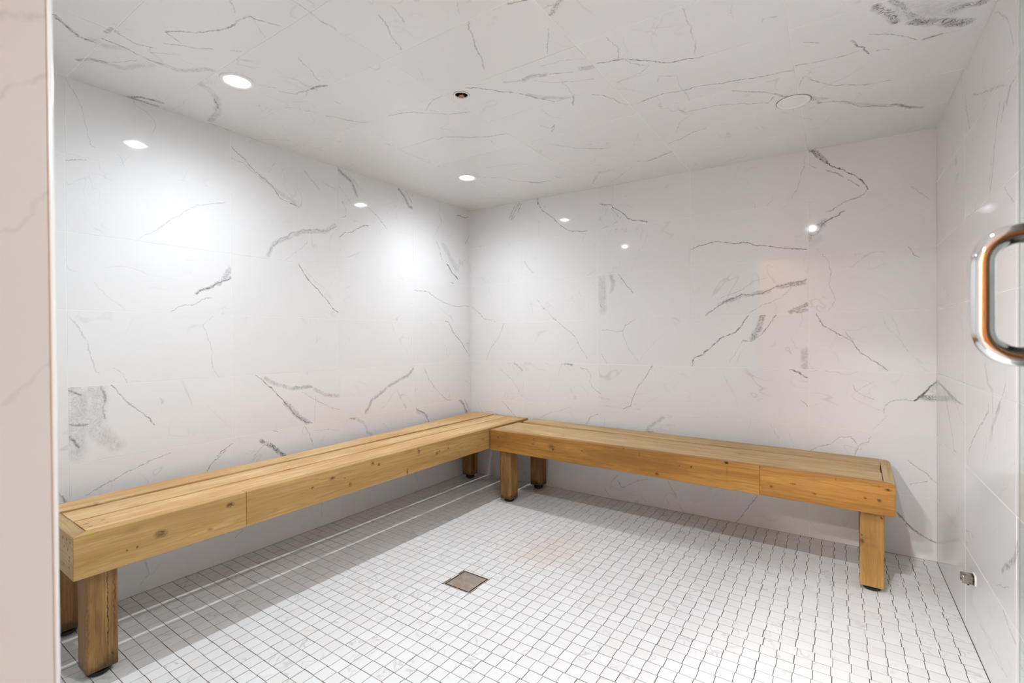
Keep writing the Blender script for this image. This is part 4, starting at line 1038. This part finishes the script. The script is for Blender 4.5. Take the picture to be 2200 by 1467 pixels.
# ------------------------------------------------------------------ steam outlet low on the right wall
so = empty('steam_outlet', (LX-TH, -0.748, 0.232)); tag(so, 'small rusty chrome steam outlet low on the right wall', 'steam outlet')
def outlet_shell():
    # square-shouldered spout: half-round hood with a notch under it, axis along -X (into the room)
    bm = bmesh.new(); n = 18; r, t = 0.0195, 0.0022; rings = []
    def rr(a): # rounded-square radius
        ca, sa = abs(math.cos(a)), abs(math.sin(a)); return 1.0/((ca**5+sa**5)**0.2)
    A0, A1 = math.radians(-62), math.radians(242)
    for x, sc in ((0.0, 1.0), (-0.030, 1.0), (-0.034, 0.97), (-0.034, 0.97-t/r), (0.0, 1.0-t/r)):
        ring = []
        for i in range(n+1):
            a = A0+(A1-A0)*i/n; q = r*sc*rr(a)
            ring.append(bm.verts.new((x, q*math.cos(a), q*math.sin(a)*0.80)))
        rings.append(ring)
    for A, B in zip(rings, rings[1:]):
        for i in range(n): bm.faces.new((A[i], A[i+1], B[i+1], B[i]))
    for q in (0, n): bm.faces.new([rg[q] for rg in rings])
    bm.faces.new(list(rings[0])+list(reversed(rings[-1])))
    return bm
km2 = NT('pitted_chrome'); pz = km2.n('ShaderNodeNewGeometry').outputs['Position']
km2.l(km2.mix(km2.mr(km2.noise(pz, 110.0, 2.0), 0.54, 0.72), (0.34, 0.29, 0.25), (0.08, 0.04, 0.022)), km2.b.inputs['Base Color'])
km2.b.inputs['Metallic'].default_value = 0.9; km2.b.inputs['Roughness'].default_value = 0.22
link('hood', mesh_bm('hood', outlet_shell(), True), km2.m, so)
link('bore', mesh_bm('bore', lathe_bm([(0.012, 0.0), (0.012, 0.022), (0.008, 0.022), (0.008, 0.0005)], 20, True)), plain('rusty_bore', (0.10, 0.05, 0.03), 0.5, 0.5), so, Matrix.Rotation(-math.pi/2, 4, 'Y'))
ck = bmesh.new()
for (x0, x1, r0, r1) in ((0.0, -0.0035, 0.0245, 0.0212),):
    ra, rb, rc = [], [], []
    for i in range(28):
        a = 2*math.pi*i/28; q = 1.0/((abs(math.cos(a))**5+abs(math.sin(a))**5)**0.2); wob = 1+0.05*math.sin(5*a+1)+0.04*math.sin(9*a)
        ra.append(ck.verts.new((0.0, r0*q*wob*math.cos(a), r0*q*wob*math.sin(a)*0.85)))
        rb.append(ck.verts.new((x1, r1*q*math.cos(a), r1*q*math.sin(a)*0.82)))
        rc.append(ck.verts.new((0.0, 0.0198*q*math.cos(a), 0.0198*q*math.sin(a)*0.80)))
    for A, B in ((ra, rb), (rb, rc), (rc, ra)):
        for i in range(28): ck.faces.new((A[i], A[(i+1) % 28], B[(i+1) % 28], B[i]))
link('caulk_ring', mesh_bm('caulk_ring', ck, True), plain('white_caulk', (0.92, 0.92, 0.90), 0.6), so)
for sy in (-1, 1):
    link('lug', mesh_bm('lug', lathe_bm([(0.0030, 0.0), (0.0030, -0.006), (0.0018, -0.007)], 12, True, True)), plain('rusty_lug', (0.05, 0.03, 0.02), 0.6, 0.4), so, Matrix.Translation((-0.018, sy*0.0105, -0.0125)))

# ------------------------------------------------------------------ glass door, hinged on the right and standing open into the room
th = -0.097
dd = Vector((math.sin(th), math.cos(th), 0)); nn = Vector((math.cos(th), -math.sin(th), 0))
E_ = Vector((2.6550, -2.0750, 0.0))          # free edge on the floor
door = empty('door_1', tuple(E_)); door.matrix_basis = Matrix(((nn.x, dd.x, 0, E_.x), (nn.y, dd.y, 0, E_.y), (0, 0, 1, 0), (0, 0, 0, 1)))
tag(door, kind='structure')
def glass_mat():
    k = NT('clear_green_glass'); t = k.t
    t.nodes.remove(k.b)
    out = [n_ for n_ in t.nodes if n_.type == 'OUTPUT_MATERIAL'][0]
    tr_ = k.n('ShaderNodeBsdfTransparent'); tr_.inputs[0].default_value = (0.955, 0.985, 0.97, 1)
    gl = k.n('ShaderNodeBsdfGlossy'); gl.inputs['Roughness'].default_value = 0.0
    fr = k.n('ShaderNodeFresnel'); fr.inputs['IOR'].default_value = 1.45
    mx = k.n('ShaderNodeMixShader'); k.l(fr.outputs[0], mx.inputs[0]); k.l(tr_.outputs[0], mx.inputs[1]); k.l(gl.outputs[0], mx.inputs[2])
    k.l(mx.outputs[0], out.inputs[0]); return k.m
bmg = box_bm((0.0, -0.745, 0.012), (0.0095, 0.0, 2.03), 0.0012, 1)
gp = link('glass_panel', mesh_bm('glass_panel', bmg), glass_mat(), door)
edge = plain('ground_glass_edge', (0.84, 0.90, 0.87), 0.2)
gp.data.materials.append(edge)
for p_ in gp.data.polygons:
    if max(abs(q) for q in p_.normal) < 0.95: p_.material_index = 1
# back-to-back D pull: chrome tube on both faces
def pull(sgn, x_face):
    zc, hh, reach, rb, r = 1.1215, 0.0760, 0.058, 0.034, 0.0122
    pts = [(x_face, 0, zc-hh)]
    pts += [(x_face-sgn*(reach-rb), 0, zc-hh)]
    for i in range(1, 9):
        a = math.pi/2*i/8; pts.append((x_face-sgn*(reach-rb+rb*math.sin(a)), 0, zc-hh+rb*(1-math.cos(a))))
    pts.append((x_face-sgn*reach, 0, zc))
    for i in range(9):
        a = math.pi/2*(1-i/8); pts.append((x_face-sgn*(reach-rb+rb*math.sin(a)), 0, zc+hh-rb*(1-math.cos(a))))
    pts.append((x_face, 0, zc+hh))
    return tube_bm(pts, r, 32)
hnd = link('door_handle', mesh_bm('door_handle', pull(1, 0.0), True), CHROME, door, Matrix.Translation((0, -0.078, 0)))
hnd['label'] = 'polished chrome D-shaped pull handle'
link('door_handle', mesh_bm('door_handle', pull(-1, 0.010), True), CHROME, door, Matrix.Translation((0, -0.078, 0)))
for z_ in (0.30, 1.75):
    box('hinge', (-0.012, -0.760, z_-0.045), (0.022, -0.700, z_+0.045), CHROME, door, 0.002)
